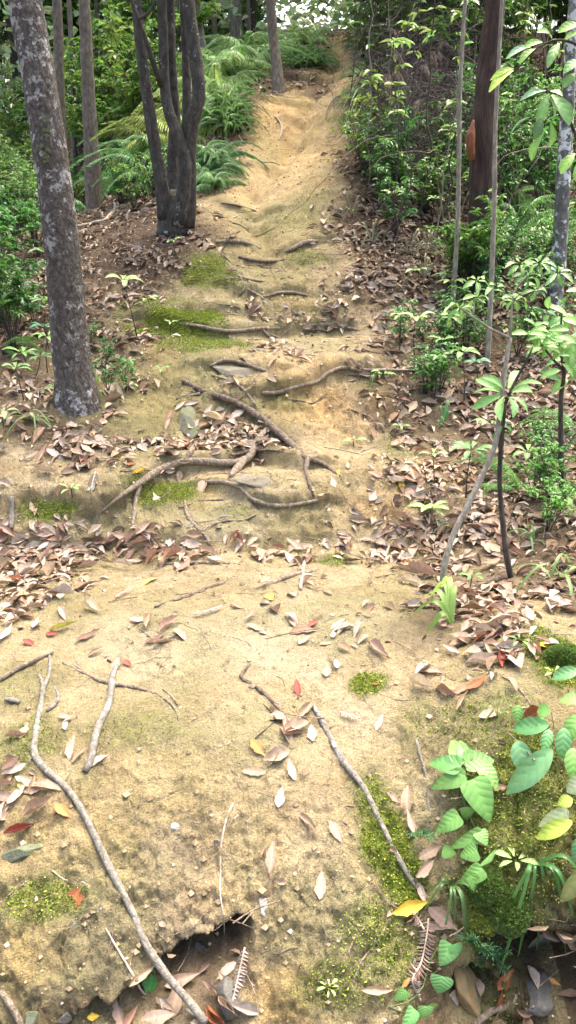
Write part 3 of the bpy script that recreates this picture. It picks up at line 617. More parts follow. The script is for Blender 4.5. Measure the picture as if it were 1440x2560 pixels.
# hand-placed ferns
l, _ = hit(1300, 1235); fern(l, 5, .62, 'bright green fern arching over brown leaves under the forked saplings', None, FR, (1.0, 1.15, .95), face=2.7, spread=2.2)
l, _ = hit(1440, 1080); fern(l, 5, .55, 'dark fern at the frame edge beneath the glossy bush', None, FR, (.8, 1, .9), face=3.0, spread=2)
l, _ = hit(10, 880); fern(l, 5, .5, 'lone fern beside the foot of the rough-barked tree', None, FR, (1, 1.15, .8), face=0, spread=2)
l, _ = hit(215, 530); fern(l, 7, .55, 'low bluish fern behind the rough-barked tree next to a white branch', None, FRL, (.9, 1.1, 1.1))

# ------------------------------------------------------------------ shrubs and undergrowth
def shrub_meshes(h, r, nst, nl, leaf, ratio, col, tpl=BL_LOW, stemcol=B_TWIGD, var=.35, up=.2):
    sa = Acc(); fa = Acc(); P = []; D = []
    for s_ in range(nst):
        a0 = random.uniform(0, 6.28); rr = r*random.uniform(.3, 1); tp = (rr*math.cos(a0), rr*math.sin(a0), h*random.uniform(.55, 1.05))
        pth = [(0, 0, -.03), (tp[0]*.3, tp[1]*.3, tp[2]*.45), tp]; V, T, Q = tube(pth, [.005, .0035, .0015], 5, .12, .1, 20, s_, wob=.02); sa.add(V, T, Q)
        for b_ in range(4):
            t = random.uniform(.35, 1); q = np.array(tp)*t; q[:2] *= t; e = q+np.array(rnd_unit(1, -.1, .6)[0])*r*.4
            V, T, Q = tube([tuple(q), tuple((q+e)/2+[0, 0, .02]), tuple(e)], [.003, .002, .001], 4, .08, 0); sa.add(V, T, Q)
            m = max(2, nl//(nst*4)); tt = RNG.uniform(.25, 1.05, m)[:, None]; P.append(q+(e-q)*tt+RNG.normal(0, .012, (m, 3))); dd = (e-q)/np.linalg.norm(e-q); D.append(dd*.5+rnd_unit(m, -.5, .6))
    P = np.concatenate(P); D = np.concatenate(D); n = len(P)
    put_leaves(fa, P, D, np.array([0, 0, 1.0])+RNG.normal(0, .35, (n, 3)), RNG.uniform(.6, 1.15, n)*leaf, RNG.uniform(.85, 1.15, n)*leaf*ratio, jit(col, n, var), tpl, RNG.uniform(0, .5, n))
    return sa.mesh('stem', stemcol), fa.mesh('foliage', M_GREEN)
G1, G2, G3 = (.11, .225, .06), (.09, .19, .055), (.15, .265, .065)
SH_S = [shrub_meshes(.55, .30, 7, 230, .055, .26, c_) for c_ in (G1, G2, G3)]
SH_M = [shrub_meshes(1.2, .55, 9, 560, .075, .24, c_) for c_ in (G1, G2, G3, G1)]
SH_L = [shrub_meshes(2.2, .9, 11, 1200, .09, .27, c_) for c_ in (G1, G2, G3, G3)]
SH_B = [shrub_meshes(1.1, .45, 6, 110, .15, .2, c_, BL_MID) for c_ in (G1, G2)]
def shrub(loc, proto, s, label, group=None, tint=(1, 1, 1), name='shrub', cat='shrub', tilt=0):
    root = empty(name, loc, random.uniform(0, 6.28), label=label, cat=cat, group=group); root.rotation_euler[0] = tilt
    for nm, me in zip(('stem', 'foliage'), proto):
        o = obj(nm, me, root); o.color = (*[x*random.uniform(.85, 1.15) for x in tint], 1); o.scale = (s, s, s)
    return root
zones = [
  ((1175, 1250), (735, 760), 2, SH_M, .5, (.85, 1.0, .75), 'leafy shrub half hiding the reddish trunk'),
  ((380, 640), (98, 150), 7, SH_L, 1.0, (2.5, 2.1, 2.2), 'pale tall bush closing the view behind the dark stems'),  # high tint brightens the leaves where foliage blocks the daylight
  ((-100, 330), (180, 330), 12, SH_L, .9, (1.6, 1.5, 1.3), 'tall bush filling the wood behind the rough-barked tree'),
  ((900, 1100), (100, 180), 8, SH_L, .9, (.8, .85, .7), 'tall dark bush above the dry thicket'),
  # u, v, n, protos, scale, tint, label
  ((-80, 470), (100, 240), 22, SH_L, 1.15, (2.2, 1.9, 1.7), 'pale bush tinted as sunlit in the wood behind the fern bank'),  # sunlight painted in by the tint, little reaches these bushes
  ((480, 680), (98, 130), 9, SH_M, 1.1, (2.0, 1.7, 1.5), 'pale low bush beyond the crest ferns'),  # tint lifted likewise to replace blocked light
  ((-100, 380), (260, 430), 30, SH_M, 1.0, (1.35, 1.3, .9), 'leafy bush among the trunks of the wood'),
  ((-60, 130), (430, 680), 20, SH_M, .62, (1.0, 1.0, .8), 'dark leafy shrub behind the rough-barked tree'),
  ((-60, 60), (640, 880), 10, SH_M, .5, (.8, .95, .8), 'shaded shrub at the rough-barked foot'),
  ((1050, 1500), (120, 330), 18, SH_L, .9, (.85, .95, .7), 'tall dense bush behind the reddish trunk'),
  ((1100, 1480), (380, 560), 14, SH_M, .7, (.8, .9, .75), 'leafy shrub crowding round the reddish trunk'),
  ((900, 1120), (110, 260), 8, SH_M, .95, (1.0, .95, .8), 'thin bush on the bank over the dry thicket'),
  ((940, 1150), (380, 600), 9, SH_S, .85, (.7, .85, .8), 'small dark-leaved undershrub in the litter below the thicket'),
  ((1080, 1440), (640, 900), 17, SH_S, .66, (.7, .9, .75), 'small shrub in the shade round the lichen trunk'),
  ((880, 920), (300, 440), 3, SH_S, .8, (1.5, 1.35, .7), 'spindly yellow-green seedling bush beside the upper trail'),
  ((1000, 1200), (860, 1000), 8, SH_S, .42, (.8, 1.1, 1.0), 'tiny leafy undershrub in the litter left of the pale poles'),
  ((200, 400), (430, 530), 14, SH_S, .62, (1.1, 1.1, .7), 'small bush at the edge of the fern hollow'),
  ((1290, 1440), (1130, 1350), 6, SH_S, .4, (.8, 1.1, .8), 'little green undershrub around the bright fern'),
  ((220, 340), (860, 980), 4, SH_S, .28, (.8, 1.1, .9), 'tiny green seedling clump close to the rough-barked tree')]
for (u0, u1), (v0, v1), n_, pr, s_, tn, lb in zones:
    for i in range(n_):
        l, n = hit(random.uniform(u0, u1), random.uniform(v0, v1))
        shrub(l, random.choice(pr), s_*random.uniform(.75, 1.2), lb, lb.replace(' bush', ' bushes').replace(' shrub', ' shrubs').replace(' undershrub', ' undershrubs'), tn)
# the wood behind reads as one mass
a = Acc(); n = 72000
xx = RNG.uniform(-11, 11, n); yy = RNG.uniform(11.5, 19, n); zz = RNG.uniform(0, 1, n)**.8
gz = zbase(xx, yy); P = np.stack([xx, yy, gz+zz*5.2], 1)
cl = fbm(P, .9, 3, 40); k = cl+0.10*fbm(P, 3, 2, 41) > -.28-.2*(zz < .3); P = P[k]; n = len(P)
lightc = jit((.42, .54, .28), n, .4); lightc[RNG.uniform(0, 1, n) < .3] *= .55  # leaf colour paled to carry haze and light through the leaves
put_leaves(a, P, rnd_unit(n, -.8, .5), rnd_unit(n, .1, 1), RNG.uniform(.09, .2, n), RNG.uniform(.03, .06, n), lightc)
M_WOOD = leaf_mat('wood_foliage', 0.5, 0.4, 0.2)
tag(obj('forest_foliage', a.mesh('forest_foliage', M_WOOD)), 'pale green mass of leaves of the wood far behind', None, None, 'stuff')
# ------------------------------------------------------------------ things lying on the ground: helpers
def surf(u, v, lift=0.0):
    l, n = hit(u, v); return np.array(l+n*lift)
def lying(name, label, cat, pix, mat, embed=0.35, group=None, sides=9, rough=.22, nsc=38, lift=0.0, seed=0, wob=.006, parent=None, parts=()):
    P = []; R = []
    for u, v, w_ in pix:
        l, n = hit(u, v)
        if label and label.startswith('long grey-brown') and v > 2300: l, n, _, _ = BVS.ray_cast(CAM, ray(u, v).normalized()); l = l+n*.012
        r = w_*depth(l)/FPX/2*(.80 if name == 'exposed_root' else 1); R.append(r); P.append(np.array(l+n*(r*(1-2*embed-(random.uniform(0, .12) if name == 'exposed_root' else 0))+lift)))
    o = None; V, T, Q = tube(P, R, sides, .018, rough, nsc, seed, wob=wob); a = Acc(); a.add(V, T, Q)
    if parent is None and parts:
        root = empty(name, P[0], label=label, cat=cat, group=group); obj('main_stem', a.mesh('main_stem', mat, origin=P[0]), root)
        for i, pp in enumerate(parts): lying('side_branch', None, None, pp, mat, embed, None, sides, rough, nsc, lift, seed+i+1, wob, parent=root)
        return root
    org = P[0] if parent is None else parent.location
    o = obj(name, a.mesh(name, mat, origin=org), parent)
    if parent is None: o.location = P[0]; tag(o, label, cat, group)
    return o
roots_ = [
 ('long grey-brown root running down the bank from the mossy left edge to the hollow', [(92, 1690, 9), (108, 1725, 15), (95, 1800, 17), (88, 1850, 20), (86, 1885, 24), (120, 1930, 22), (160, 1970, 22), (215, 2035, 22), (250, 2110, 23), (290, 2200, 23), (330, 2290, 23), (370, 2370, 24), (420, 2440, 25), (470, 2500, 26), (515, 2560, 26)], B_STICK, [[(108, 1740, 10), (120, 1690, 9), (124, 1640, 6)], [(90, 1880, 12), (76, 1900, 9), (70, 1912, 6)]]),
 ('root descending beside the bright moss patch on the bank face', [(785, 1765, 12), (800, 1795, 20), (830, 1850, 20), (865, 1905, 21), (905, 1970, 19), (935, 2030, 18), (965, 2090, 17), (1000, 2150, 18), (1040, 2215, 14)], B_STICK, []),
 ('forked root slanting across the litter pocket in the middle of the trail', [(455, 952, 16), (500, 976, 20), (560, 993, 21), (610, 1015, 20), (650, 1042, 22), (690, 1075, 23), (735, 1118, 22), (765, 1145, 20), (805, 1158, 15), (850, 1192, 9)], B_ROOTD, [[(766, 1145, 13), (766, 1185, 11), (775, 1215, 10), (785, 1240, 6)]]),
 ('thick curved root above the green mossy step', [(250, 1285, 7), (300, 1240, 14), (345, 1208, 22), (375, 1188, 25), (430, 1160, 26), (500, 1153, 24), (570, 1160, 24), (615, 1150, 26), (640, 1110, 24), (668, 1070, 12)], B_ROOT, [[(348, 1205, 14), (338, 1250, 12), (336, 1290, 10), (334, 1335, 9)], [(610, 1150, 20), (590, 1180, 22), (580, 1195, 12)]]),
 ('stub of root climbing out of the leaf pocket beside the mossy stone', [(455, 1160, 18), (475, 1130, 18), (510, 1095, 15), (545, 1075, 9)], B_ROOT, []),
 ('wavy root on the bare clay below the flat stone', [(515, 1205, 14), (560, 1207, 16), (605, 1222, 15), (630, 1248, 15), (680, 1262, 16), (740, 1262, 14), (800, 1250, 10)], B_ROOT, []),
 ('short pale root dropping down the sandy step', [(463, 1255, 9), (470, 1290, 12), (495, 1320, 14), (520, 1345, 12), (527, 1365, 7)], B_ROOT, []),
 ('root arching over the slate slab in the middle of the trail', [(525, 915, 9), (560, 903, 13), (610, 910, 14), (655, 925, 11), (690, 938, 7)], B_ROOT, []),
 ('root edging the top of the orange clay step', [(655, 985, 12), (700, 982, 15), (750, 965, 13), (790, 955, 11), (815, 935, 13), (850, 922, 13), (900, 927, 10), (990, 925, 6)], B_ROOT, []),
 ('thin root between the slate slab and the forked root', [(530, 940, 6), (580, 955, 9), (610, 975, 9), (640, 1012, 7)], B_ROOT, []),
 ('long level root crossing the whole trail below the leafy tread', [(448, 810, 9), (490, 815, 12), (540, 826, 13), (590, 830, 12), (640, 825, 12), (700, 820, 11), (760, 813, 12), (820, 810, 14), (860, 815, 11), (900, 826, 7)], B_ROOT, [[(655, 824, 6), (668, 838, 6), (680, 846, 4)]]),
 ('dark level root high on the trail', [(598, 642, 8), (640, 652, 11), (690, 655, 11), (735, 651, 8)], B_ROOTD, []),
 ('root lying in the trail gutter above the others', [(540, 606, 8), (580, 606, 13), (615, 610, 12), (650, 622, 7)], B_ROOT, []),
 ('root sloping down from the litter bank to the trail gutter', [(690, 635, 7), (730, 622, 13), (765, 607, 15), (795, 602, 9)], B_ROOT, []),
 ('thin dark root near the dark stems at the upper bend', [(555, 508, 5), (600, 517, 7), (640, 528, 6)], B_ROOTD, []),
 ('pale root curling over the clay tread below the gutter', [(660, 742, 6), (690, 735, 10), (735, 732, 10), (770, 740, 6)], B_ROOT, []),
 ('small forked root on the mossy riser', [(595, 690, 7), (625, 700, 8), (655, 706, 6), (690, 708, 4)], B_ROOT, [[(600, 690, 6), (610, 720, 5), (598, 740, 4)]]),
 ('short root hanging on the riser below the forked one', [(620, 725, 6), (645, 738, 9), (665, 752, 5)], B_ROOT, []),
 ('slender pale root curving on the orange upper trail', [(690, 292, 5), (702, 312, 7), (703, 335, 7), (696, 352, 4)], B_WHITE, []),
 ('thread-like pale root on the upper trail beside the fern bank', [(598, 340, 4), (606, 356, 4), (600, 362, 3), (635, 366, 3)], B_WHITE, []),
 ('angled dark root breaking the surface of the sandy ledge', [(622, 1662, 8), (602, 1695, 12), (640, 1720, 12), (670, 1742, 13), (700, 1775, 12), (716, 1792, 7)], B_ROOTD, []),
 ('slim root at the left side of the ledge, under the grey stick', [(152, 1660, 6), (200, 1682, 10), (250, 1705, 12), (310, 1718, 13), (360, 1728, 12), (415, 1750, 9), (438, 1770, 7), (446, 1800, 4)], B_ROOT, [[(405, 1722, 6), (430, 1742, 6), (444, 1760, 4)]]),
 ('root with a leafy end running along the upper edge of the ledge', [(385, 1522, 6), (430, 1503, 9), (475, 1490, 10), (520, 1470, 11), (560, 1458, 12), (590, 1440, 7)], B_ROOTD, [[(468, 1493, 7), (462, 1508, 4)]]),
 ('straight level root along the litter band', [(400, 1412, 8), (450, 1411, 10), (530, 1408, 12), (600, 1411, 9)], B_ROOT, []),
 ('chunky level root at the right end of the litter band', [(645, 1472, 9), (690, 1455, 18), (730, 1440, 18), (775, 1430, 12), (800, 1425, 7)], B_ROOT, []),
 ('thin straight root on the wall of soil left of the heart-leaved vine', [(1043, 1848, 9), (1052, 1890, 9), (1065, 1940, 9), (1073, 2000, 9), (1076, 2060, 6)], B_STICK, []),
 ('pale hair-thin root down the middle of the bank face', [(583, 2010, 6), (566, 2050, 8), (553, 2110, 8), (550, 2180, 7), (548, 2240, 5), (556, 2290, 4), (558, 2340, 3)], B_WHITE, [[(600, 2035, 5), (588, 2048, 5)]]),
 ('pale bowed rootlet hanging over the lumpy foot of the bank', [(262, 2325, 5), (285, 2370, 7), (310, 2410, 7), (335, 2450, 7), (355, 2485, 6), (400, 2520, 4)], B_WHITE, []),
 ('thick root end at the bottom corner of the bank', [(5, 2478, 18), (25, 2505, 24), (45, 2530, 24), (60, 2562, 20)], B_ROOT, []),
 ('pale rootlet pointing at the red-brown leaf on the bank', [(130, 2172, 5), (160, 2195, 6), (205, 2203, 6), (222, 2215, 4)], B_WHITE, []),
 ('thin root crossing the mossy foot of the bank', [(962, 2325, 5), (935, 2370, 6), (905, 2410, 6), (885, 2460, 6), (880, 2490, 4)], B_ROOT, []),
 ('thin tan root beside the mossy foot root', [(915, 2310, 5), (885, 2350, 6), (868, 2395, 6), (864, 2430, 4)], B_ROOT, []),
 ('tan root curving in the mossy slope beside the moss cushion', [(1255, 1692, 5), (1280, 1705, 9), (1310, 1735, 9), (1330, 1768, 7)], B_ROOT, []),
 ('short root above the orange clay by the litter', [(870, 1022, 4), (893, 1030, 7), (917, 1040, 5)], B_ROOT, [])]
for i, (lb, px_, mt_, br) in enumerate(roots_):
    lying('exposed_root', lb, 'root', px_, mt_, .30, parts=br, seed=i*3, group='roots exposed on the trail')
for k, (u, v) in enumerate([(560, 545), (600, 580), (580, 560), (640, 590), (560, 640), (620, 665), (660, 690), (560, 700), (700, 700), (740, 700), (600, 770), (500, 860), (560, 870), (620, 850), (700, 845), (640, 960), (720, 1000), (520, 1130), (560, 1185), (600, 1060), (700, 1130), (720, 1200), (470, 1200), (560, 1250), (820, 830), (900, 870), (300, 1180), (640, 1285), (870, 940), (400, 1250), (620, 350), (660, 320), (610, 395), (650, 405)]):
    an = random.choice([0, math.pi])+random.gauss(0, .5); L_ = random.uniform(10, 26)*(.6+v/1200); px_ = []; w_ = random.uniform(3, 6.5)*(.5+v/1400)
    for s_ in range(5): px_.append((u, v, w_*(1-.14*s_))); an += random.gauss(0, .45); u += math.cos(an)*L_; v += math.sin(an)*L_*.55
    lying('exposed_root', 'thin wiry root webbing the worn steps of the trail', 'root', px_, random.choice([B_ROOT, B_ROOT, B_ROOTD]), .22, seed=300+k, group='thin wiry roots webbing the steps')
sticks = [
 ('straight grey-white broken stick lying on the sandy ledge', [(290, 1668, 13), (282, 1700, 17), (270, 1765, 18), (255, 1815, 18), (240, 1855, 18), (225, 1905, 18), (215, 1930, 17)], B_STICK, []),
 ('curved grey twig hooked beside the mossy left edge', [(135, 1715, 6), (146, 1745, 8), (135, 1765, 10), (116, 1780, 6)], B_STICK, []),
 ('short grey peg of wood on the left edge of the moss', [(15, 1752, 9), (30, 1755, 12), (48, 1760, 10)], B_STICK, []),
 ('upright broken stub at the left edge beside green moss', [(30, 1240, 12), (28, 1280, 13), (27, 1325, 12)], B_STICK, []),
 ('flat straw-coloured stick across the chunky root', [(772, 1368, 8), (762, 1410, 9), (748, 1476, 8)], B_WHITE, []),
 ('dark fallen branch under the forked sapling', [(1085, 1475, 9), (1130, 1487, 13), (1200, 1497, 14), (1270, 1505, 13), (1330, 1520, 9)], B_ROOTD, []),
 ('second dark branch leaning into the first under the saplings', [(1170, 1490, 9), (1210, 1465, 13), (1265, 1448, 12)], B_ROOTD, []),
 ('brown stick poking from the wet gully at the bottom', [(1185, 2562, 16), (1225, 2530, 17), (1262, 2512, 15), (1305, 2485, 12)], B_ROOT, []),
 ('crooked white branch on the ground behind the rough-barked tree', [(190, 570, 8), (235, 562, 9), (262, 555, 10), (285, 530, 10), (289, 508, 7)], B_WHITE, [[(262, 553, 7), (250, 525, 6), (228, 515, 4)]]),
 ('white twig leaning near the dark stems', [(250, 478, 4), (280, 500, 6), (308, 518, 4)], B_WHITE, []),
 ('short white stick on the dark litter by the crooked branch', [(337, 512, 5), (326, 530, 7), (317, 548, 6)], B_WHITE, []),
 ('long thin stick on the leaf drift below the green moss', [(0, 1705, 10), (40, 1680, 12), (90, 1655, 12), (130, 1633, 7)], B_ROOT, []),
 ('thin tan stick lying level in the litter right of the orange step', [(905, 922, 5), (960, 924, 6), (1040, 926, 6)], B_WHITE, []),
 ('short stick standing in the litter below the root stub', [(500, 985, 7), (440, 1000, 6)], B_ROOT, []),
 ('bunch stick leaning in the leaf pocket above the curved root', [(520, 1150, 6), (600, 1135, 8), (650, 1120, 8), (672, 1085, 6)], B_ROOTD, []),
 ('dark broken stem on the litter beside the reddish trunk', [(1080, 760, 14), (1115, 745, 22), (1150, 722, 18)], B_RED, []),
 ('weathered log end in the shade right of the saplings', [(1270, 1040, 12), (1320, 1052, 22), (1375, 1075, 14)], B_RED, []),
 ('knobbly twig on the bank face by the dry leaves', [(640, 1745, 3), (690, 1800, 4), (640, 1850, 3)], B_TWIGD, []),
 ('dark twig on the mid trail leaves', [(350, 1572, 5), (400, 1605, 8), (455, 1580, 6)], B_ROOT, [])]
for i, (lb, px_, mt_, br) in enumerate(sticks):
    lying('stick', lb, 'stick', px_, mt_, .12, parts=br, seed=100+i*3, group='fallen sticks')

# ------------------------------------------------------------------ stones
def stone_mesh(sx, sy, sz, seed, planes=13, n=.05):
    rs = np.random.default_rng(seed); nu, nv = 72, 44
    th = np.linspace(0, 2*np.pi, nu, endpoint=False); ph = np.linspace(.02, np.pi-.02, nv)
    D = np.stack([np.sin(ph)[:, None]*np.cos(th), np.sin(ph)[:, None]*np.sin(th), np.repeat(np.cos(ph)[:, None], nu, 1)], -1).reshape(-1, 3)
    nn = rs.normal(size=(planes, 3)); nn /= np.linalg.norm(nn, axis=1)[:, None]; hh = rs.uniform(.50, .86, planes)
    q = D@nn.T; r = np.where(q > .05, hh/np.maximum(q, .05), 9).min(1); r = np.minimum(r, 1.3)
    V = D*r[:, None]; V = V*(1+n*fbm(V+seed, 4, 4, seed))[:, None]*np.array([sx, sy, sz])
    i = np.arange(nv-1)[:, None]*nu; j = np.arange(nu)[None]; k = (j+1) % nu
    return V, np.stack([i+j, i+nu+j, i+nu+k, i+k], -1).reshape(-1, 4)
R_SL = rock_mat('slate', (0.15, 0.125, 0.085), (0.31, 0.265, 0.19)); R_MOS = rock_mat('mossy_stone', (0.09, 0.085, 0.06), (0.22, 0.20, 0.14), (0.10, 0.12, 0.04))
R_TAN = rock_mat('tan_stone', (0.30, 0.20, 0.09), (0.48, 0.36, 0.19)); R_DARK = rock_mat('dark_stone', (0.045, 0.042, 0.036), (0.13, 0.12, 0.10), sc=26, wet=.45)
R_YEL = rock_mat('yellow_stone', (0.20, 0.13, 0.055), (0.36, 0.25, 0.11), (0.13, 0.12, 0.06), sc=12); R_QZ = rock_mat('quartz', (0.34, 0.33, 0.28), (0.50, 0.49, 0.43)); R_GRN = rock_mat('greenish_stone', (0.11, 0.12, 0.08), (0.23, 0.23, 0.15), (0.10, 0.12, 0.05), sc=30)
def stone(label, u, v, wpx, hpx, mat, flat=.6, rot=0, seed=0, sink=.3, planes=13, yaw=0):
    l, n = hit(u, v); d = depth(l)/FPX
    V, Q = stone_mesh(wpx*d/2, hpx*d/2, min(wpx, hpx)*d/2*flat, seed, planes); a = Acc(); a.add(V, None, Q)
    o = obj('stone', a.mesh('stone', mat)); 
    n = (n+Vector((0, -.8, .5))*.4).normalized(); X_ = Vector((1, 0, 0)); X_ = (X_-n*X_.dot(n)).normalized(); Y_ = n.cross(X_)
    M = Matrix((X_, Y_, n)).transposed(); o.rotation_euler = (M@Matrix.Rotation(math.radians(rot), 3, 'Z')).to_euler()
    o.location = l-n*(min(wpx, hpx)*d/2*flat*sink); return tag(o, label, 'stone', 'stones in the trail')
stone('triangular green-grey mossy stone in the leaf pocket', 478, 1065, 78, 100, R_MOS, .7, 10, 3, .1)
stone('small tan stone beside the triangular mossy stone', 532, 1046, 52, 34, R_TAN, .8, -5, 5, 0)
stone('long slate slab under the arching root', 600, 935, 150, 50, R_SL, .35, -12, 8, .3, 9)
stone('flat slate slab below the forked root', 640, 1205, 110, 42, R_SL, .35, -8, 12, .3, 9)
stone('flat grey stone set in the mid trail', 655, 876, 50, 18, R_SL, .4, 0, 15)
stone('flat tan stone behind the slate slab', 570, 975, 34, 44, R_TAN, .4, 0, 17, .2)
stone('long green-stained slab jutting from the bank edge under dead leaves', 55, 2132, 165, 62, R_GRN, .6, 8, 21, .1, 10)
stone('rounded dark wet cobble in the hollow', 574, 2500, 112, 98, R_DARK, .85, 0, 22, .0, 24)
stone('small dark cobble beside the hollow wall', 500, 2365, 34, 24, R_DARK, .8, 20, 23, .1, 20)
stone('white quartz pebble embedded in the bank', 656, 2258, 42, 66, R_QZ, .6, 15, 25, .4)
stone('tall yellow-brown block of rock by the dead fern frond', 1148, 2460, 95, 190, R_YEL, .75, 12, 29, -.35, 11)
stone('dark wet rock in the gully below the moss cushion', 1335, 2480, 95, 90, R_DARK, .6, 0, 31, .3, 11)
stone('little white pebble on the bank face', 442, 2068, 26, 20, R_QZ, .8, 0, 33)
stone('tiny white pebble beside the first white pebble', 429, 2104, 16, 15, R_QZ, .8, 0, 34)
stone('pale pebble left of the grey lump', 264, 2271, 22, 19, R_TAN, .7, 0, 35)
stone('blue-grey pebble on the bank near the hair-thin root', 541, 2105, 18, 18, R_DARK, .7, 0, 36)
stone('greenish oval pebble embedded below the red-brown leaf', 188, 2318, 26, 32, R_GRN, .5, 0, 37)
stone('grey-green pebble left of the quartz', 628, 2192, 20, 20, R_GRN, .6, 0, 38)
stone('yellow stone at the base of the litter slope', 1058, 1231, 28, 20, R_TAN, .9, 0, 40, 0)
stone('reddish tan stone at the end of the wavy root', 802, 1241, 30, 20, R_TAN, .8, 0, 41, 0)
stone('greenish pale stone in the trail gutter', 614, 549, 20, 14, R_SL, .8, 0, 42, 0)
stone('flat cream stone flush with the sandy ledge', 445, 1690, 42, 30, R_TAN, .2, 0, 43, .6)
stone('dark wet stone in the bottom corner left of the root', 165, 2545, 60, 40, R_DARK, .7, 0, 44, .1)
stone('second dark stone under the lumpy bank', 80, 2550, 50, 36, R_GRN, .7, 0, 45, .1)
stone('tan stone flake at the litter edge beside saplings', 985, 1340, 34, 18, R_TAN, .5, 0, 46, .1)
stone('small white pebble in the soil right of the orange step', 899, 1009, 9, 10, R_QZ, .9, 0, 47, 0)
stone('smooth orange-brown cobble on the upper litter slope', 985, 1372, 40, 22, R_TAN, .6, 0, 48, .2)

# ------------------------------------------------------------------ leaf litter, pebbles, twigs, moss (nobody could count them)
area = np.linalg.norm(np.cross(dx, dy), axis=1)
vis = (base[:, 1] > .9) & (base[:, 1] < 11) & (np.abs(base[:, 0]) < .41*base[:, 1]+.9)
Gn = np.cross(np.gradient(Pg.reshape(NR, NCC, 3), axis=1).reshape(-1, 3), np.gradient(Pg.reshape(NR, NCC, 3), axis=0).reshape(-1, 3)); Gn /= np.linalg.norm(Gn, axis=1)[:, None]+1e-9
def sample(weight, n):
    w_ = area*weight*vis; w_ = w_/w_.sum(); i = RNG.choice(len(w_), n, p=w_)
    s = np.sqrt(area[i])[:, None]; return Pg[i]+RNG.uniform(-.5, .5, (n, 3))*s*np.array([1, 1, 0]), Gn[i], i
PAL = np.array([(.43, .325, .235), (.36, .26, .18), (.27, .18, .115), (.50, .405, .31), (.20, .125, .08), (.37, .30, .24), (.12, .075, .05), (.42, .28, .16)])
BL_DRY = blade([0, .22, .5, .8, 1], [.62, 1, .55], .28, .10)
a = Acc(); n = 38000
thin = np.clip(.5+2.0*fbm(base, 4.5, 3, 60)+.5*(base[:, 0] > .5), .03, 1)
P, Nn_, ix = sample(M_lit**1.5*thin*np.clip(1.35-base[:, 1]/9, .4, 1), n)
T_ = rnd_unit(n, -.10, .10); D = T_-Nn_*np.sum(T_*Nn_, 1)[:, None]*.75
c_ = PAL[RNG.choice(8, n, p=[.24, .22, .13, .14, .09, .11, .05, .02])]*RNG.uniform(.75, 1.15, (n, 1)); c_ = c_*np.where(M_hum[ix] > .7, .72, 1)[:, None]
Ln = .022+.075*RNG.beta(1.7, 2.4, n)
put_leaves(a, P+Nn_*RNG.uniform(.002, .016, n)[:, None]-D*.04, D, Nn_+RNG.normal(0, .17, (n, 3)), Ln, Ln*RNG.uniform(.13, .29, n), c_, BL_DRY, RNG.uniform(-.25, .35, n))
n = 46000                                                     # crumbs and fragments
P, Nn_, ix = sample(M_lit+.16+.15*M_hum, n); D = rnd_unit(n, -.3, .3); Ln = .005+.024*RNG.uniform(0, 1, n)**2
put_leaves(a, P+Nn_*.003, D, Nn_+RNG.normal(0, .5, (n, 3)), Ln, Ln*RNG.uniform(.15, .35, n), PAL[RNG.integers(0, 8, n)]*RNG.uniform(.6, 1.1, (n, 1)), BL_LOW)
tag(obj('leaf_litter', a.mesh('leaf_litter', M_LITTER)), 'deep drift of dry brown leaves and crumbs over the slope', None, None, 'stuff')
a = Acc(); n = 6500                                            # twig litter and needles
P, Nn_, ix = sample(M_lit+.09+.2*M_hum, n)
for k in range(n):
    d = rnd_unit(1, -.15, .15)[0]; L_ = random.uniform(.04, .16); q = P[k]+Nn_[k]*random.uniform(.002, .018); m_ = q+d*L_*.5+rnd_unit(1)[0]*L_*.07
    V, T, Q = tube([q, m_, q+d*L_+Nn_[k]*random.uniform(-.005, .008)], [random.uniform(.0008, .0024)]*3, 4, .05, 0, cap=False); a.add(V, T, Q)
tag(obj('twig_litter', a.mesh('twig_litter', B_ROOT)), 'scattered dry twigs and stalks among the leaves', None, None, 'stuff')
a = Acc()
for k in range(330):                                          # thread roots on bare clay
    P, Nn_, ix = sample((1-M_lit)*(.3+steep)*(1-.5*M_hum)*(base[:, 1] < 6), 1)
    q = P[0]; d = rnd_unit(1, -.6, .1)[0]; pth = []
    for s_ in range(6):
        l, nn, _, _ = BV.find_nearest(Vector(q)); pth.append(np.array(l)+np.array(nn)*.0012); d = d+rnd_unit(1)[0]*.5; d /= np.linalg.norm(d); q = q+d*random.uniform(.012, .03)
    V, T, Q = tube(pth, [.0013, .0012, .001, .001, .0008, .0005], 4, .02, 0, cap=False); a.add(V, T, Q)
tag(obj('rootlets', a.mesh('rootlets', B_ROOT)), 'thread-thin roots clinging to the bare clay', None, None, 'stuff')
a = Acc(); n = 15000
P, Nn_, ix = sample((1-.6*M_lit)*(1-.7*M_moss)*(.45+steep+.8*M_grey)*(base[:, 1] < 8), n)
oc = np.array([(1, 0, 0), (0, 1, 0), (-1, 0, 0), (0, -1, 0), (0, 0, 1), (0, 0, -1)], float); ot = np.array([(0, 1, 4), (1, 2, 4), (2, 3, 4), (3, 0, 4), (1, 0, 5), (2, 1, 5), (3, 2, 5), (0, 3, 5)])
r = .0012+.0085*RNG.uniform(0, 1, n)**6+.0018*RNG.uniform(0, 1, n)
V = P[:, None]+Nn_[:, None]*(r*.25)[:, None, None]+oc[None]*r[:, None, None]*RNG.uniform(.55, 1.2, (n, 6, 1)); c_ = np.array([(.42, .31, .18), (.50, .40, .26), (.30, .22, .13), (.34, .31, .26)])[RNG.choice(4, n, p=[.42, .25, .28, .05])]*RNG.uniform(.75, 1.15, (n, 1))
a.add(V.reshape(-1, 3), (ot[None]+(np.arange(n)*6)[:, None, None]).reshape(-1, 3), None, np.repeat(c_, 6, 0))
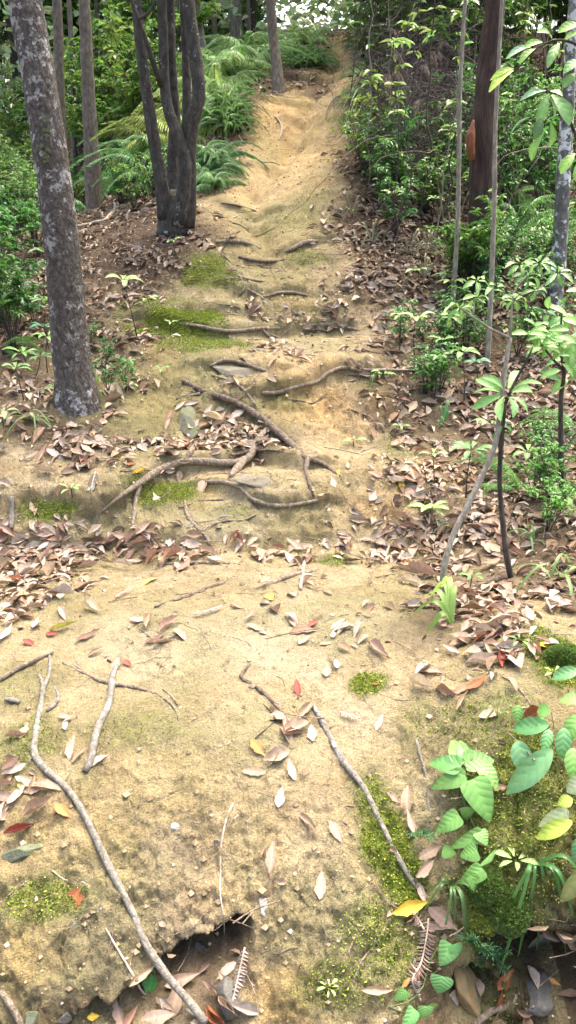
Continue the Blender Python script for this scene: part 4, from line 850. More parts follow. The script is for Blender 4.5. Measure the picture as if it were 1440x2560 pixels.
mg, nt_, N_, L_2, B_ = newmat('grit'); at2 = N_.new('ShaderNodeAttribute'); at2.attribute_name = 'col'; L_2.new(at2.outputs['Color'], B_.inputs['Base Color']); B_.inputs['Roughness'].default_value = .9
tag(obj('gravel', a.mesh('gravel', mg, smooth=False)), 'fine grit and clay crumbs over the trail and bank', None, None, 'stuff')
a = Acc(); n = 60000
P, Nn_, ix = sample(np.clip(M_moss-.4, 0, 1)**1.6*(base[:, 1] < 6), n); D = Nn_+RNG.normal(0, .55, (n, 3)); Ln = RNG.uniform(.003, .008, n)
mcol = np.array([(.31, .38, .04), (.20, .28, .035), (.40, .46, .06), (.12, .15, .035)])[RNG.choice(4, n, p=[.3, .35, .15, .2])]
put_leaves(a, P, D, rnd_unit(n), Ln, Ln*.28, mcol*RNG.uniform(.7, 1.2, (n, 1)), BL_LOW)
tag(obj('moss', a.mesh('moss', leaf_mat('moss_tuft', .7, .2, .2))), 'short yellow-green moss felting the damp clay', None, None, 'stuff')
# ------------------------------------------------------------------ single fallen leaves
def dry_leaf_mesh(seed, ratio=.19, curl=.35, arch=.3, twist=.3):
    rs = np.random.default_rng(seed); n, m = 13, 7; V = []; C = []
    lo, ro = rs.uniform(.75, 1.15), rs.uniform(.75, 1.15); bite = rs.uniform(.2, .9); bs = rs.choice([-1, 1, 0, 0])
    for i in range(n):
        t = i/(n-1); w_ = ratio*(math.sin(math.pi*t**.85)**1.05*(1-.2*t))*(1+.06*rs.normal())+.004
        for j in range(m):
            s_ = (j/(m-1)-.5)*2; s_ *= (lo if s_ < 0 else ro)*(1+.10*rs.normal()*(abs(s_) > .9)); s_ *= (.5 if bs*s_ > 0 and abs(t-bite) < .09 and seed % 2 else 1); ang = s_*curl*1.6; y = w_*math.sin(ang)/max(.2, curl*1.6) if curl > .1 else w_*s_
            z = w_*(1-math.cos(ang))*1.4+.25*abs(s_)*w_*.4; tw = twist*(t-.5)
            y, z = y*math.cos(tw)-z*math.sin(tw), y*math.sin(tw)+z*math.cos(tw)
            z += arch*(t-.5)**2*(1 if seed % 3 else -1)*.9+.012*math.sin(t*9+s_*2+seed)*abs(s_)+.006*math.sin(t*60)*abs(s_)
            V.append((t-.5, y, z)); k = 1.0+(.28 if j == 3 else 0)-.10*abs(s_)+(.08 if (i % 2) else -.04); C.append((k, k*.97, k*.94))
    Q = [(i*m+j, i*m+j+1, (i+1)*m+j+1, (i+1)*m+j) for i in range(n-1) for j in range(m-1)]
    a = Acc(); a.add(V, None, Q, np.array(C)); st, T, Q2 = tube([(.5, 0, V[-4][2]), (.58, .01, V[-4][2]-.01), (.66, .03, V[-4][2]-.02)], [.007, .005, .004], 4, .05, 0); a.add(st, T, Q2, (.8, .7, .6))
    return a.mesh('dead_leaf', M_DEAD)
rr_ = random.Random(3)
DL = [dry_leaf_mesh(s_, rr_.uniform(.15, .24), rr_.uniform(.15, 1.0), rr_.uniform(.0, .45), rr_.uniform(-.8, .8)) for s_ in range(20)]
FLAT = [dry_leaf_mesh(100+s_, rr_.uniform(.17, .22), .2, .1, .2) for s_ in range(3)]; WIDE = [dry_leaf_mesh(200+s_, .30, .35, .2, .4) for s_ in range(3)]
KC = {'tan': (.36, .265, .185), 'pink': (.38, .27, .205), 'brown': (.32, .19, .13), 'pale': (.46, .37, .295), 'grey': (.40, .34, .29), 'red': (.27, .075, .055), 'redbrown': (.26, .10, .045), 'yellow': (.60, .42, .06), 'olive': (.42, .40, .10), 'orange': (.42, .22, .08), 'dark': (.16, .10, .075), 'green': (.06, .19, .05), 'cream': (.54, .46, .33), 'silver': (.46, .48, .42)}
used = []
def dead_leaf(u, v, Lp, ang, key, label, group=None, ms=None, lift=.004, size=None, tilt=None):
    l, n = hit(u, v)
    ca, sa = math.cos(math.radians(ang)), -math.sin(math.radians(ang)); p1, _ = hit(u+ca*12, v+sa*12); p0, _ = hit(u-ca*12, v-sa*12)
    d = (p1-p0); 
    if d.length < 1e-4: d = Vector((1, 0, 0))
    dp = depth(l)/FPX; L_ = Lp*dp*min(1.3, max(1, d.length/(24*dp)))*1.05; L_ = min(L_, .15) if size is None else size
    d.normalize(); _, n2, _, _ = BVS.ray_cast(CAM, ray(u, v).normalized()); n = ((n2 or n)*.7+n*.3).normalized()
    n = (n+Vector((random.uniform(-.25, .25), random.uniform(-.3, .1), 0))).normalized()
    d = (d-n*d.dot(n)).normalized(); s_ = n.cross(d); M = Matrix((d, s_, n)).transposed()
    o = obj('fallen_leaf', random.choice(ms or DL)); o.rotation_euler = M.to_euler(); o.location = l+n*(lift+L_*.03); o.scale = (L_, L_*random.uniform(.85, 1.1), L_)
    k = random.uniform(.92, 1.08); c = KC[key]; o.color = (c[0]*k, c[1]*k, c[2]*k, 1); used.append((u, v))
    return tag(o, label, 'fallen leaf', group)
LV = [
 (190, 2238, 98, 60, 'redbrown', 'glossy dark red-brown leaf hanging on the bank face', 'F'), (378, 2452, 66, 80, 'green', 'single shiny dark green fallen leaf in the hollow', 'W'),
 (1024, 2268, 88, 20, 'yellow', 'curled bright yellow leaf at the lower edge of the moss', None), (1360, 1620, 42, 5, 'yellow', 'orange-yellow leaf with brown blotch on the mossy edge', 'W'),
 (745, 1720, 42, 100, 'red', 'upright red and yellow leaf above the dry cluster on the ledge', 'F'), (674, 1495, 36, 130, 'olive', 'olive-yellow blotched leaf on the sandy ledge', 'W'),
 (376, 1454, 56, 25, 'olive', 'twisted yellowish leaf below the litter band', None), (700, 1995, 46, 80, 'silver', 'round silvery leaf hanging below the ledge centre', 'W'),
 (390, 1250, 34, 125, 'cream', 'whitish leaf on the green mossy step', 'F'), (510, 1215, 66, 70, 'pink', 'long pinkish leaf propped on the wavy root', None),
 (150, 1490, 46, 110, 'cream', 'cream leaf sticking up from the left litter', None), (155, 1535, 58, 120, 'pink', 'pinkish leaf below the upright cream leaf', None),
 (230, 1527, 56, -20, 'cream', 'pale yellow-edged leaf on the ledge left side', None), (370, 1560, 56, 80, 'tan', 'tan leaf standing in the pair at the ledge top', None),
 (345, 1553, 42, 0, 'pale', 'pale leaf lying across the tan pair', None), (425, 1565, 60, 30, 'pink', 'leaf with a purple half beside the tan pair', None), (414, 1557, 30, 0, 'red', 'small purple-red leaf resting on the pink one', 'W'),
 (132, 1587, 32, 0, 'red', 'small dark red leaf near the left litter', 'W'), (72, 1610, 30, -15, 'red', 'dull red leaf left of the small dark red one', 'W'), (318, 1662, 26, -30, 'red', 'tiny crimson leaf by the top of the grey stick', 'W'),
 (292, 1663, 34, 60, 'pink', 'pale leaf covering the top of the grey stick', 'W'), (240, 1632, 50, 25, 'tan', 'arched leaf above the slim ledge root', None), (640, 1573, 50, -15, 'tan', 'tan leaf alone in the middle of the ledge', 'F'),
 (597, 1519, 40, -5, 'brown', 'brown-red leaf near the olive one', 'F'), (783, 1562, 28, 30, 'red', 'wine-red oval leaf on the ledge', 'W'), (757, 1580, 70, 5, 'brown', 'long folded brown leaf on the ledge', None), (760, 1603, 36, 35, 'pink', 'pink leaf under the long folded one', 'F'),
 (846, 1563, 40, 30, 'pale', 'pale oval leaf right of the wine-red leaf', 'F'), (834, 1590, 22, 90, 'pale', 'roundish pale leaf under the pale oval one', 'W'), (814, 1612, 32, 10, 'tan', 'small tan leaf pair on the ledge', 'F'), (840, 1664, 26, 100, 'pale', 'egg-shaped pale leaf low on the ledge', 'W'), (817, 1680, 40, 85, 'tan', 'tan leaf standing beside the egg-shaped one', 'F'),
 (945, 1630, 62, -35, 'pink', 'folded pink leaf left of the litter edge', None), (1075, 1680, 66, -3, 'tan', 'boat-shaped leaf above the dark-edged one', None), (1060, 1718, 66, -8, 'cream', 'cream leaf with dark underside on the mossy slope', None), (1215, 1660, 92, 8, 'pale', 'long pale leaf on the litter lip', None),
 (1190, 1712, 62, 30, 'redbrown', 'rust-red leaf on the mossy slope', None), (1155, 1730, 56, 15, 'brown', 'dull leaf half under the rust-red one', None), (1118, 1733, 58, -15, 'brown', 'brown leaf below the cream one', None), (1157, 1755, 48, 50, 'tan', 'tan leaf hanging below the rust-red one', None),
 (940, 1714, 20, 15, 'redbrown', 'tiny rusty leaf on the round moss patch', 'W'), (950, 1808, 38, 60, 'cream', 'torn cream leaf right of the ledge root', 'F'), (715, 1820, 58, 100, 'pink', 'pink leaf in the cluster at the ledge centre', None), (763, 1780, 56, 55, 'tan', 'tan leaf beside the start of the mossy root', None),
 (730, 1838, 50, 10, 'brown', 'brown leaf across the centre cluster', None), (780, 1836, 42, 95, 'pale', 'pale leaf at the right side of the centre cluster', 'F'), (645, 1872, 52, -45, 'orange', 'orange-brown leaf on the bank top', 'F'), (685, 1890, 56, 70, 'pink', 'pink leaf below the centre cluster', None),
 (638, 1932, 66, -3, 'tan', 'level tan leaf on the bank top', 'F'), (727, 1925, 52, 110, 'pale', 'pale leaf in the streak down the bank', None), (770, 2055, 62, -50, 'tan', 'tan leaf slipping down the bank', None), (838, 2080, 58, -60, 'pink', 'pink slim leaf left of the green film', 'F'),
 (803, 2215, 66, 85, 'pink', 'purplish narrow leaf above the bank foot', 'F'), (681, 2145, 76, 80, 'pink', 'narrow pink leaf hanging in the middle of the bank', 'F'), (660, 2127, 34, 70, 'tan', 'small leaf beside the narrow pink leaf', None),
 (75, 1955, 66, -20, 'cream', 'cream leaf on top of the left bank drift', None), (62, 1975, 50, -60, 'olive', 'yellow-green edged leaf in the left bank drift', None), (85, 1968, 56, 85, 'tan', 'upright tan leaf in the left bank drift', None), (100, 2020, 84, 35, 'tan', 'broad curled tan leaf over the green slab', None), (50, 2075, 70, 25, 'red', 'red-edged dead leaf touching the green slab', None),
 (20, 1995, 60, -20, 'pink', 'pink leaf in the left bank drift', None), (155, 2030, 44, -40, 'orange', 'orange ragged leaf right of the bank drift', 'W'), (185, 1875, 56, 70, 'pale', 'pale leaf in the bunch beside the grey stick', None), (200, 1890, 52, 45, 'brown', 'brown leaf in the bunch beside the grey stick', None), (245, 1905, 56, 30, 'grey', 'greyish leaf tucked under the grey stick', None),
 (165, 1795, 36, 0, 'tan', 'pale leaf of the pair on the mossy left slope', 'F'), (165, 1815, 30, 95, 'pale', 'lower leaf of the pair on the mossy left slope', 'F'), (60, 1830, 44, 60, 'tan', 'tan leaf at the left edge of the moss', 'F'), (40, 1842, 52, 10, 'pink', 'pink leaf below the tan one at the left edge', None),
 (460, 2450, 90, 20, 'pink', 'big pinkish leaf in the hollow', None), (440, 2500, 84, 70, 'tan', 'broad tan leaf standing in the hollow floor', 'W'), (355, 2440, 60, 35, 'tan', 'tan leaf against the lumpy bank', None), (300, 2535, 80, 100, 'pink', 'pink leaf at the bottom left of the hollow', None), (550, 2545, 80, -50, 'redbrown', 'shiny rust-brown leaf in front of the cobble', None), (575, 2470, 30, 10, 'brown', 'small leaf lying on the dark cobble', 'W'), (235, 2542, 30, 10, 'yellow', 'small yellow leaf at the foot of the bank', 'W'), (395, 2545, 90, 10, 'pink', 'level pink leaf at the bottom of the hollow', None), (330, 2550, 70, 60, 'brown', 'brown leaf beside the bottom pink leaf', None),
 (680, 2188, 20, 90, 'tan', 'scrap of leaf under the narrow pink leaf', None), (1060, 2170, 60, 45, 'pink', 'pink leaf beside the end of the mossy root', None), (1075, 2130, 66, 30, 'tan', 'arched tan leaf above the end of the mossy root', None), (1050, 2225, 60, 110, 'pale', 'pale leaf hanging over the root end', None), (1105, 2290, 80, -35, 'pink', 'pink leaf beside the dead fern frond', None), (1085, 2310, 70, 0, 'tan', 'tan leaf under the vine stalks', None),
 (940, 2475, 74, 0, 'tan', 'long tan leaf at the foot of the moss', None), (1140, 2485, 96, 65, 'pale', 'pale chewed leaf hanging on the yellow-brown block', 'F'), (1012, 2455, 30, 50, 'orange', 'orange scrap behind the dead fern frond', None), (1390, 2455, 30, -30, 'orange', 'orange leaf in the wet gully', 'W'), (1250, 2500, 60, 80, 'redbrown', 'dark reddish leaf in the wet gully', None), (1265, 2445, 50, 60, 'redbrown', 'upper dark red leaf in the wet gully', None),
 (1020, 2000, 66, 85, 'tan', 'narrow leaf stuck in the soil left of the vine', None), (1028, 2060, 66, 110, 'pink', 'second narrow leaf below the first near the vine', None), (1195, 2090, 50, 120, 'brown', 'curled brown leaf among the vine leaves', None), (1250, 1970, 40, 10, 'brown', 'brown leaf behind the vine', None), (985, 1995, 40, -45, 'tan', 'tan leaf scrap above the green film', None),
 (1230, 1785, 66, 15, 'pink', 'pinkish leaf at the start of the ribbed plant', None), (1340, 1790, 70, 20, 'redbrown', 'rusty leaf above the ribbed leaves', None),
 (328, 1163, 26, 20, 'redbrown', 'red-brown oval leaf left of the curved root', 'W'), (350, 1182, 40, 5, 'yellow', 'yellow leaf tucked behind the curved root', None), (165, 1125, 52, 100, 'tan', 'tan leaf standing in the left litter slope', None), (245, 1110, 60, -35, 'pale', 'large pale leaf on the left litter slope', 'W'), (120, 1180, 46, -10, 'pale', 'pale leaf low on the left litter slope', None), (80, 1268, 28, 105, 'tan', 'small leaf standing on the left green moss', 'F'), (155, 1225, 46, 80, 'tan', 'tan leaf upright near the pale seedling', None), (210, 1165, 50, -60, 'brown', 'brown leaf hanging off the left litter slope', None), (232, 1220, 30, 60, 'silver', 'grey skeleton leaf below the left litter slope', 'W'),
 (350, 818, 34, 10, 'brown', 'curled brown leaf on the mossy mound', None), (370, 863, 30, 0, 'brown', 'second curled leaf below the mossy mound', None), (748, 890, 46, 35, 'pale', 'large pale leaf on the clay tread', None), (740, 1395, 20, 80, 'yellow', 'tiny yellow leaf on the litter band', None), (1000, 1215, 44, 80, 'yellow', 'yellow folded leaf below the litter slope', None), (833, 1207, 32, 110, 'pale', 'pale leaf next to the end of the forked root', 'F'), (870, 1166, 22, 100, 'pink', 'pink oval leaf on the reddish clay', 'W'), (845, 1185, 24, 60, 'yellow', 'yellowish scrap near the forked root end', 'F'), (930, 1240, 28, 60, 'pale', 'roundish pale leaf under the litter slope', 'W'), (940, 1190, 44, -10, 'brown', 'brown leaf on the dark crack of the clay', None), (1030, 1180, 42, 35, 'orange', 'orange-brown rolled leaf in the litter slope', None), (1040, 1200, 64, 0, 'brown', 'broad brown leaf below the rolled one', None), (960, 1015, 22, -60, 'tan', 'tan leaf on the wall of the small pit', None), (1025, 1230, 42, 10, 'pink', 'dull pink leaf beside the yellow stone', None),
 (1330, 1020, 30, 10, 'grey', 'grey leaf in the shade right of the saplings', None), (1015, 1405, 34, 70, 'orange', 'hollow orange-lined leaf at the litter edge', 'W'), (1060, 1440, 76, -10, 'pink', 'big pink leaf behind the hollow one', None), (1030, 1460, 70, -15, 'cream', 'cream-yellow rolled leaf left of the dark branch', None), (1170, 1530, 32, 15, 'pale', 'round whitish leaf under the dark branch', 'W'), (1255, 1645, 56, 95, 'red', 'dark pink leaf standing at the litter lip', None), (1290, 1560, 50, 60, 'tan', 'tan leaf at the right of the litter lip', None),
 (880, 1405, 46, 0, 'dark', 'dark curled leaf on the small yellow moss spot', None), (845, 1395, 26, -20, 'pale', 'small pale leaf on the yellow moss spot', 'F'), (867, 1345, 40, 10, 'pink', 'pink leaf above the yellow moss spot', None), (20, 1517, 50, 0, 'grey', 'grey-purple leaf at the left edge of the ledge', None), (15, 1590, 60, 50, 'pale', 'pale leaf in the corner of the left drift', None), (90, 1560, 34, 50, 'pale', 'small pale leaf right of the left drift', 'F'), (160, 1570, 70, 15, 'olive', 'long curled olive-edged leaf on the ledge', None), (220, 1592, 60, 20, 'dark', 'dark twisted leaf above the arched one', None), (400, 1610, 66, 20, 'tan', 'slim rolled tan leaf near the pink-purple leaf', None), (390, 1600, 54, 25, 'dark', 'dark folded leaf beside the slim rolled one', None),
 (150, 845, 20, 70, 'pale', 'pale leaf at the shaded foot of the rough tree', None), (275, 975, 44, 100, 'pale', 'pale leaf beside the foot of the rough tree', None), (300, 985, 44, -60, 'cream', 'cream leaf of the bunch right of the rough tree', None), (285, 1000, 46, 20, 'tan', 'lowest leaf of the bunch right of the rough tree', None),
 (480, 1010, 40, 20, 'pale', 'pale leaf above the triangular mossy stone', None), (420, 1060, 44, 60, 'pink', 'pink leaf left of the triangular mossy stone', None), (540, 1090, 44, 50, 'pale', 'pale leaf below the small tan stone', None), (450, 1015, 34, 40, 'cream', 'cream leaf over the triangular mossy stone', None)]
def tagms(k): return {'F': FLAT, 'W': WIDE, None: None}[k]
for (u, v, L_, ang, key, lb, k) in LV: dead_leaf(u, v, L_, ang, key, lb, 'fallen leaves', tagms(k))
ZN = [ # u, v, n, size range, label
 ((0, 560), (1325, 1425), 46, (34, 62), 'dry leaf lying in the thick litter band across the foot of the mossy step'), ((0, 180), (1430, 1530), 14, (40, 62), 'dry leaf in the drift at the left end of the ledge'),
 ((580, 790), (1345, 1420), 14, (30, 55), 'dry leaf at the thin end of the litter band'), ((600, 960), (1440, 1560), 8, (28, 46), 'lone dry leaf on the upper part of the sandy ledge'),
 ((1000, 1300), (1280, 1460), 30, (32, 60), 'dry leaf on the brown slope round the feet of the saplings'), ((1090, 1340), (1500, 1640), 22, (34, 62), 'dry leaf below the dark branch under the saplings'),
 ((20, 320), (1040, 1180), 18, (28, 52), 'dry leaf on the slope below the rough-barked tree'), ((380, 640), (1030, 1140), 16, (26, 44), 'dry leaf in the pocket between the forked root and the curved root'),
 ((960, 1200), (980, 1160), 16, (26, 44), 'dry leaf on the litter slope above the reddish clay'), ((0, 90), (1900, 2000), 6, (44, 66), 'dry leaf in the heap over the green slab'), ((380, 600), (2400, 2530), 9, (34, 60), 'dry leaf in the hollow under the bank')]
for (u0, u1), (v0, v1), n_, (s0, s1), lb in ZN:
    for i in range(n_):
        key = random.choices(['tan', 'pink', 'brown', 'pale', 'grey', 'redbrown', 'dark'], [30, 26, 22, 8, 8, 2, 4])[0]
        dead_leaf(random.uniform(u0, u1), random.uniform(v0, v1), random.uniform(s0, s1), random.uniform(-60, 60)+random.choice([0, 180]), key, lb, lb.replace('dry leaf', 'dry leaves'), lift=random.uniform(.004, .02))

# ------------------------------------------------------------------ flat dead fern fronds
def flat_frond(pix, wpx, col, label, pairs=26):
    P = [surf(u, v, .012) for u, v in pix]; C, _ = smooth_path(P, [1]*len(P), .006); n = len(C); T = np.gradient(C, axis=0); T /= np.linalg.norm(T, axis=1)[:, None]
    d = depth(Vector(C[0]))/FPX; nn = np.array([hit(*pix[0])[1]]*n); a = Acc(); V, t_, Q = tube(C, [.0022]*n, 5, .02, 0); a.add(V, t_, Q, (.5, .4, .3))
    i = np.linspace(1, n-2, pairs).astype(int); t = np.linspace(0, 1, pairs); L_ = wpx*d/2*np.sin(np.pi*np.clip(.18+.8*t, 0, 1))**.7
    for sg in (-1, 1):
        D = np.cross(nn[i], T[i])*sg+T[i]*.35+RNG.normal(0, .06, (pairs, 3))
        put_leaves(a, C[i], D, nn[i]+RNG.normal(0, .2, (pairs, 3)), L_*RNG.uniform(.85, 1.1, pairs), np.full(pairs, max(.0018, wpx*d*.028)), jit(col, pairs, .15), BL_LANCE, RNG.uniform(0, .35, pairs))
    o = obj('dead_fern_frond', a.mesh('dead_fern_frond', M_LITTER, origin=P[0])); o.location = P[0]; return tag(o, label, 'dead fern frond', 'dead fern fronds')
flat_frond([(1072, 2290), (1058, 2340), (1040, 2400), (1030, 2450), (1045, 2500)], 62, (.44, .32, .25), 'brownish comb-like dead frond beside the yellow-brown block', 34)
flat_frond([(1020, 2278), (1040, 2300), (1058, 2318)], 44, (.44, .33, .26), 'short dead frond just under the yellow leaf', 12)
flat_frond([(622, 2375), (612, 2420), (598, 2470), (586, 2515)], 40, (.60, .52, .44), 'pale dead frond lying against the dark cobble', 30)
flat_frond([(485, 1545), (520, 1535), (555, 1522)], 30, (.50, .42, .36), 'small grey dead frond on the sandy ledge', 16)
flat_frond([(848, 1788), (875, 1796), (905, 1802)], 20, (.48, .40, .32), 'small curled dead frond above the mossy root', 16)
flat_frond([(240, 1185), (234, 1205), (228, 1228)], 24, (.50, .43, .36), 'little dead frond on the slope below the rough-barked tree', 14)
flat_frond([(290, 1500), (310, 1488), (335, 1475)], 24, (.46, .38, .32), 'faded dead frond below the litter band', 14)
flat_frond([(1310, 1095), (1350, 1080), (1400, 1090), (1425, 1110)], 40, (.34, .26, .22), 'dry brown frond arching over the bright fern', 26)
flat_frond([(1180, 558), (1230, 552), (1280, 545)], 26, (.44, .38, .33), 'pale dead frond beside the reddish trunk', 22)
flat_frond([(1085, 1120), (1120, 1105), (1160, 1115)], 26, (.33, .25, .2), 'brown dead frond in the litter left of the saplings', 18)

# ------------------------------------------------------------------ plants with leaves placed one by one
def heart(): 
    a = blade([0, .06, .22, .42, .62, .82, 1], [.80, 1.0, .88, .62, .30], .12, .22); V = a[0].copy()
    for i, v in enumerate(V):
        if 0 < i < len(V)-1: V[i, 0] = v[0]-.20*abs(v[1])*(1-v[0])**2
    return V, a[1], a[2]
BL_HEART = heart(); BL_OV = blade([0, .08, .22, .4, .6, .78, .92, 1], [.42, .80, 1, .92, .64, .28], .16, .2); BL_OBL = blade([0, .2, .42, .62, .78, .9, 1], [.40, .78, 1.0, .82, .42], .16, .28)
def leafmat_veined():
    m, nt, N, L, b = newmat('veined_leaf'); oi = N.new('ShaderNodeObjectInfo'); lu = N.new('ShaderNodeAttribute'); lu.attribute_name = 'leaf_pos'; su = N.new('ShaderNodeSeparateXYZ'); L.new(lu.outputs['Vector'], su.inputs[0])
    ay = mth(nt, 'ABSOLUTE', su.outputs[1]); vein = mth(nt, 'ABSOLUTE', mth(nt, 'SINE', mth(nt, 'MULTIPLY', mth(nt, 'SUBTRACT', su.outputs[0], mth(nt, 'MULTIPLY', ay, .22)), 17.0))); vf = ramp(nt, vein, [(0.0, 1.0), (0.22, 0.0)])
    spot = nz(nt, 95, 2, .5, texco(nt)); spf = ramp(nt, spot.outputs[0], [(.70, 0.0), (.73, 1.0)]); at_ = N.new('ShaderNodeAttribute'); at_.attribute_name = 'col'
    base_ = mixc(nt, 1.0, oi.outputs['Color'], at_.outputs['Color'], 'MULTIPLY'); n1 = nz(nt, 30, 3, .6, texco(nt))
    c = mixc(nt, 1.0, base_, ramp(nt, n1.outputs[0], [(.3, .8), (.7, 1.2)]), 'MULTIPLY'); c = mixc(nt, mth(nt, 'MULTIPLY', vf, .28), c, mixc(nt, 1.0, c, (1.7, 1.5, 1.5), 'MULTIPLY')); c = mixc(nt, mth(nt, 'MULTIPLY', spf, .8), c, (.20, .13, .04)); L.new(c, b.inputs['Base Color']); b.inputs['Roughness'].default_value = .42; L.new(bump(nt, vein, .35, .002), b.inputs['Normal'])
    tr = N.new('ShaderNodeBsdfTranslucent'); L.new(c, tr.inputs[0]); mx = N.new('ShaderNodeMixShader'); mx.inputs[0].default_value = .28; L.new(b.outputs[0], mx.inputs[1]); L.new(tr.outputs[0], mx.inputs[2]); L.new(mx.outputs[0], N['Material Output'].inputs[0]); return m
M_VEIN = leafmat_veined()
def one_leaf(root, p0, p1, wid, col, tpl=BL_OV, up=None, petiole=None, bend=.12, name='leaf'):
    """a leaf from base p0 to tip p1, half width wid, tilted to face up"""
    p0 = np.array(p0); p1 = np.array(p1); D = p1-p0; L_ = np.linalg.norm(D); up = np.array(up if up is not None else (0, -.35, 1.0)); up = up+RNG.normal(0, .12, 3)
    a = Acc(); c = np.array(col)*random.uniform(.85, 1.15); nv = len(tpl[0]); cc = np.tile(c, (nv, 1)); mid = np.abs(tpl[0][:, 1]) < 1e-6; cc[mid] *= 1.45
    S = np.cross(up, D/L_); S /= np.linalg.norm(S); U = np.cross(D/L_, S); V0 = tpl[0]
    # subdivide across for veins
    V = p0+D*V0[:, :1]+S*V0[:, 1:2]*wid+U*((V0[:, 2]+.12-bend*4*(V0[:, 0]-.5)**2)*L_*.55)[:, None]; a.add(V, tpl[1], tpl[2], cc)
    if petiole is not None:
        q = np.array(petiole); Vt, T, Q = tube([q, (q+p0)/2+np.array([0, 0, .006]), V[0]], [.0014, .0012, .001], 5, .03, 0); a.add(Vt, T, Q, c*.8)
    me = a.mesh(name, M_VEIN, origin=root.location); lp = np.zeros((len(me.vertices), 3), np.float32); lp[:nv, :2] = V0[:, :2]; at_ = me.attributes.new('leaf_pos', 'FLOAT_VECTOR', 'POINT'); at_.data.foreach_set('vector', lp.ravel())
    o = obj(name, me, root); o.color = (1, 1, 1, 1)
    if len(tpl[0]) > 12:
        m_ = o.modifiers.new('smooth', 'SUBSURF'); m_.levels = m_.render_levels = 1
    return o
GV = (.14, .29, .065)
def plant(label, cat, name, base_uv, lst, lift, tpl, col=GV, group=None, stems=(), upn=None):
    l = surf(*base_uv); root = empty(name, Vector(l), label=label, cat=cat, group=group)
    for st in stems:
        pp = [surf(u, v, lf) for u, v, lf, w_ in st]; V, T, Q = tube(pp, [w_ for *_, w_ in st], 6, .03, .1); a = Acc(); a.add(V, T, Q, (.14, .2, .07)); o = obj('stem', a.mesh('stem', M_GREEN, origin=root.location), root)
    for t in lst:
        (u0, v0), (u1, v1), w_ = t[:3]; c = t[3] if len(t) > 3 else col; lf = t[4] if len(t) > 4 else lift
        p0 = surf(u0, v0, lf); p1 = surf(u1, v1, lf*.7); wid = w_*depth(Vector(p0))/FPX/2
        n = np.array(hit(u0, v0)[1]); one_leaf(root, p0, p1, wid, c, tpl, up=n*.8+np.array([0, -.5, .5]), petiole=p0-n*lf-np.array([0, 0, .02]))
    return root
H = [((1160, 1932), (1132, 1862), 62), ((1148, 1945), (1085, 1915), 56, (.13, .32, .09)), ((1182, 1940), (1250, 1928), 62), ((1160, 1968), (1088, 1982), 52), ((1180, 1962), (1216, 2066), 82, (.12, .26, .06)), ((1196, 1958), (1228, 1975), 50),
 ((1152, 2010), (1156, 2062), 40), ((1142, 2062), (1080, 2084), 50), ((1170, 2092), (1130, 2120), 38), ((1186, 2100), (1226, 2112), 40), ((1196, 2118), (1146, 2142), 48), ((1188, 2140), (1226, 2150), 60), ((1176, 2172), (1136, 2196), 48), ((1184, 2192), (1202, 2222), 34), ((1125, 2118), (1128, 2145), 34), ((1150, 1912), (1168, 1868), 40, (.13, .32, .09)), ((1165, 1925), (1205, 1900), 46, (.13, .31, .09))]
plant('clump of bright heart-shaped toothed leaves climbing the damp bank', 'vine', 'heart_leaf_vine', (1165, 2010), H, .045, BL_HEART, stems=[[(1165, 1925, .02, .002), (1170, 2000, .03, .002), (1180, 2080, .02, .002), (1190, 2160, .02, .002), (1180, 2215, .01, .001)]])
plant('trailing vine with pale heart-shaped leaves beside the dead fern frond', 'vine', 'heart_leaf_vine', (1100, 2420), [((1100, 2352), (1096, 2422), 66, (.14, .31, .10)), ((1095, 2432), (1082, 2486), 62, (.12, .30, .09)), ((1120, 2360), (1130, 2390), 40, (.13, .31, .09)), ((985, 2465), (962, 2498), 38, (.14, .3, .08)), ((1048, 2508), (1038, 2548), 46, (.14, .31, .09)), ((1000, 2530), (990, 2568), 44, (.12, .3, .09)), ((1070, 2505), (1068, 2535), 30)], .03, BL_HEART, stems=[[(1000, 2535, .01, .002), (970, 2515, .012, .002), (1010, 2500, .012, .002), (1050, 2470, .015, .002), (1075, 2400, .02, .002), (1090, 2350, .02, .0015)]])
PG_, YG = (.20, .31, .13), (.36, .45, .07)
plant('plant with long ribbed oval leaves spreading at the edge of the mossy bank', 'plant', 'ribbed_leaf_plant', (1400, 1960), [((1318, 1872), (1290, 1955), 54, (.13, .28, .12)), ((1372, 1888), (1296, 1982), 62, (.14, .30, .12)), ((1395, 1852), (1402, 1930), 42, (.12, .28, .10)), ((1358, 1838), (1300, 1852), 48, (.11, .28, .09)), ((1440, 1720), (1370, 1726), 36, (.11, .26, .09)), ((1382, 1992), (1330, 2066), 52, (.30, .36, .20)), ((1418, 1958), (1402, 2020), 52, (.33, .38, .22)), ((1460, 2012), (1386, 2024), 34, YG), ((1460, 2070), (1370, 2098), 42, YG), ((1432, 2170), (1396, 2240), 44, (.17, .19, .07)), ((1388, 1812), (1336, 1800), 40), ((1440, 1830), (1412, 1870), 50), ((1430, 2080), (1410, 2150), 44, (.08, .2, .08)), ((1440, 1900), (1425, 1970), 50), ((1340, 1830), (1345, 1870), 30), ((1375, 1850), (1350, 1895), 30, (.11, .28, .09)), ((1440, 1790), (1400, 1770), 44), ((1320, 1800), (1290, 1830), 30)], .06, BL_OV)
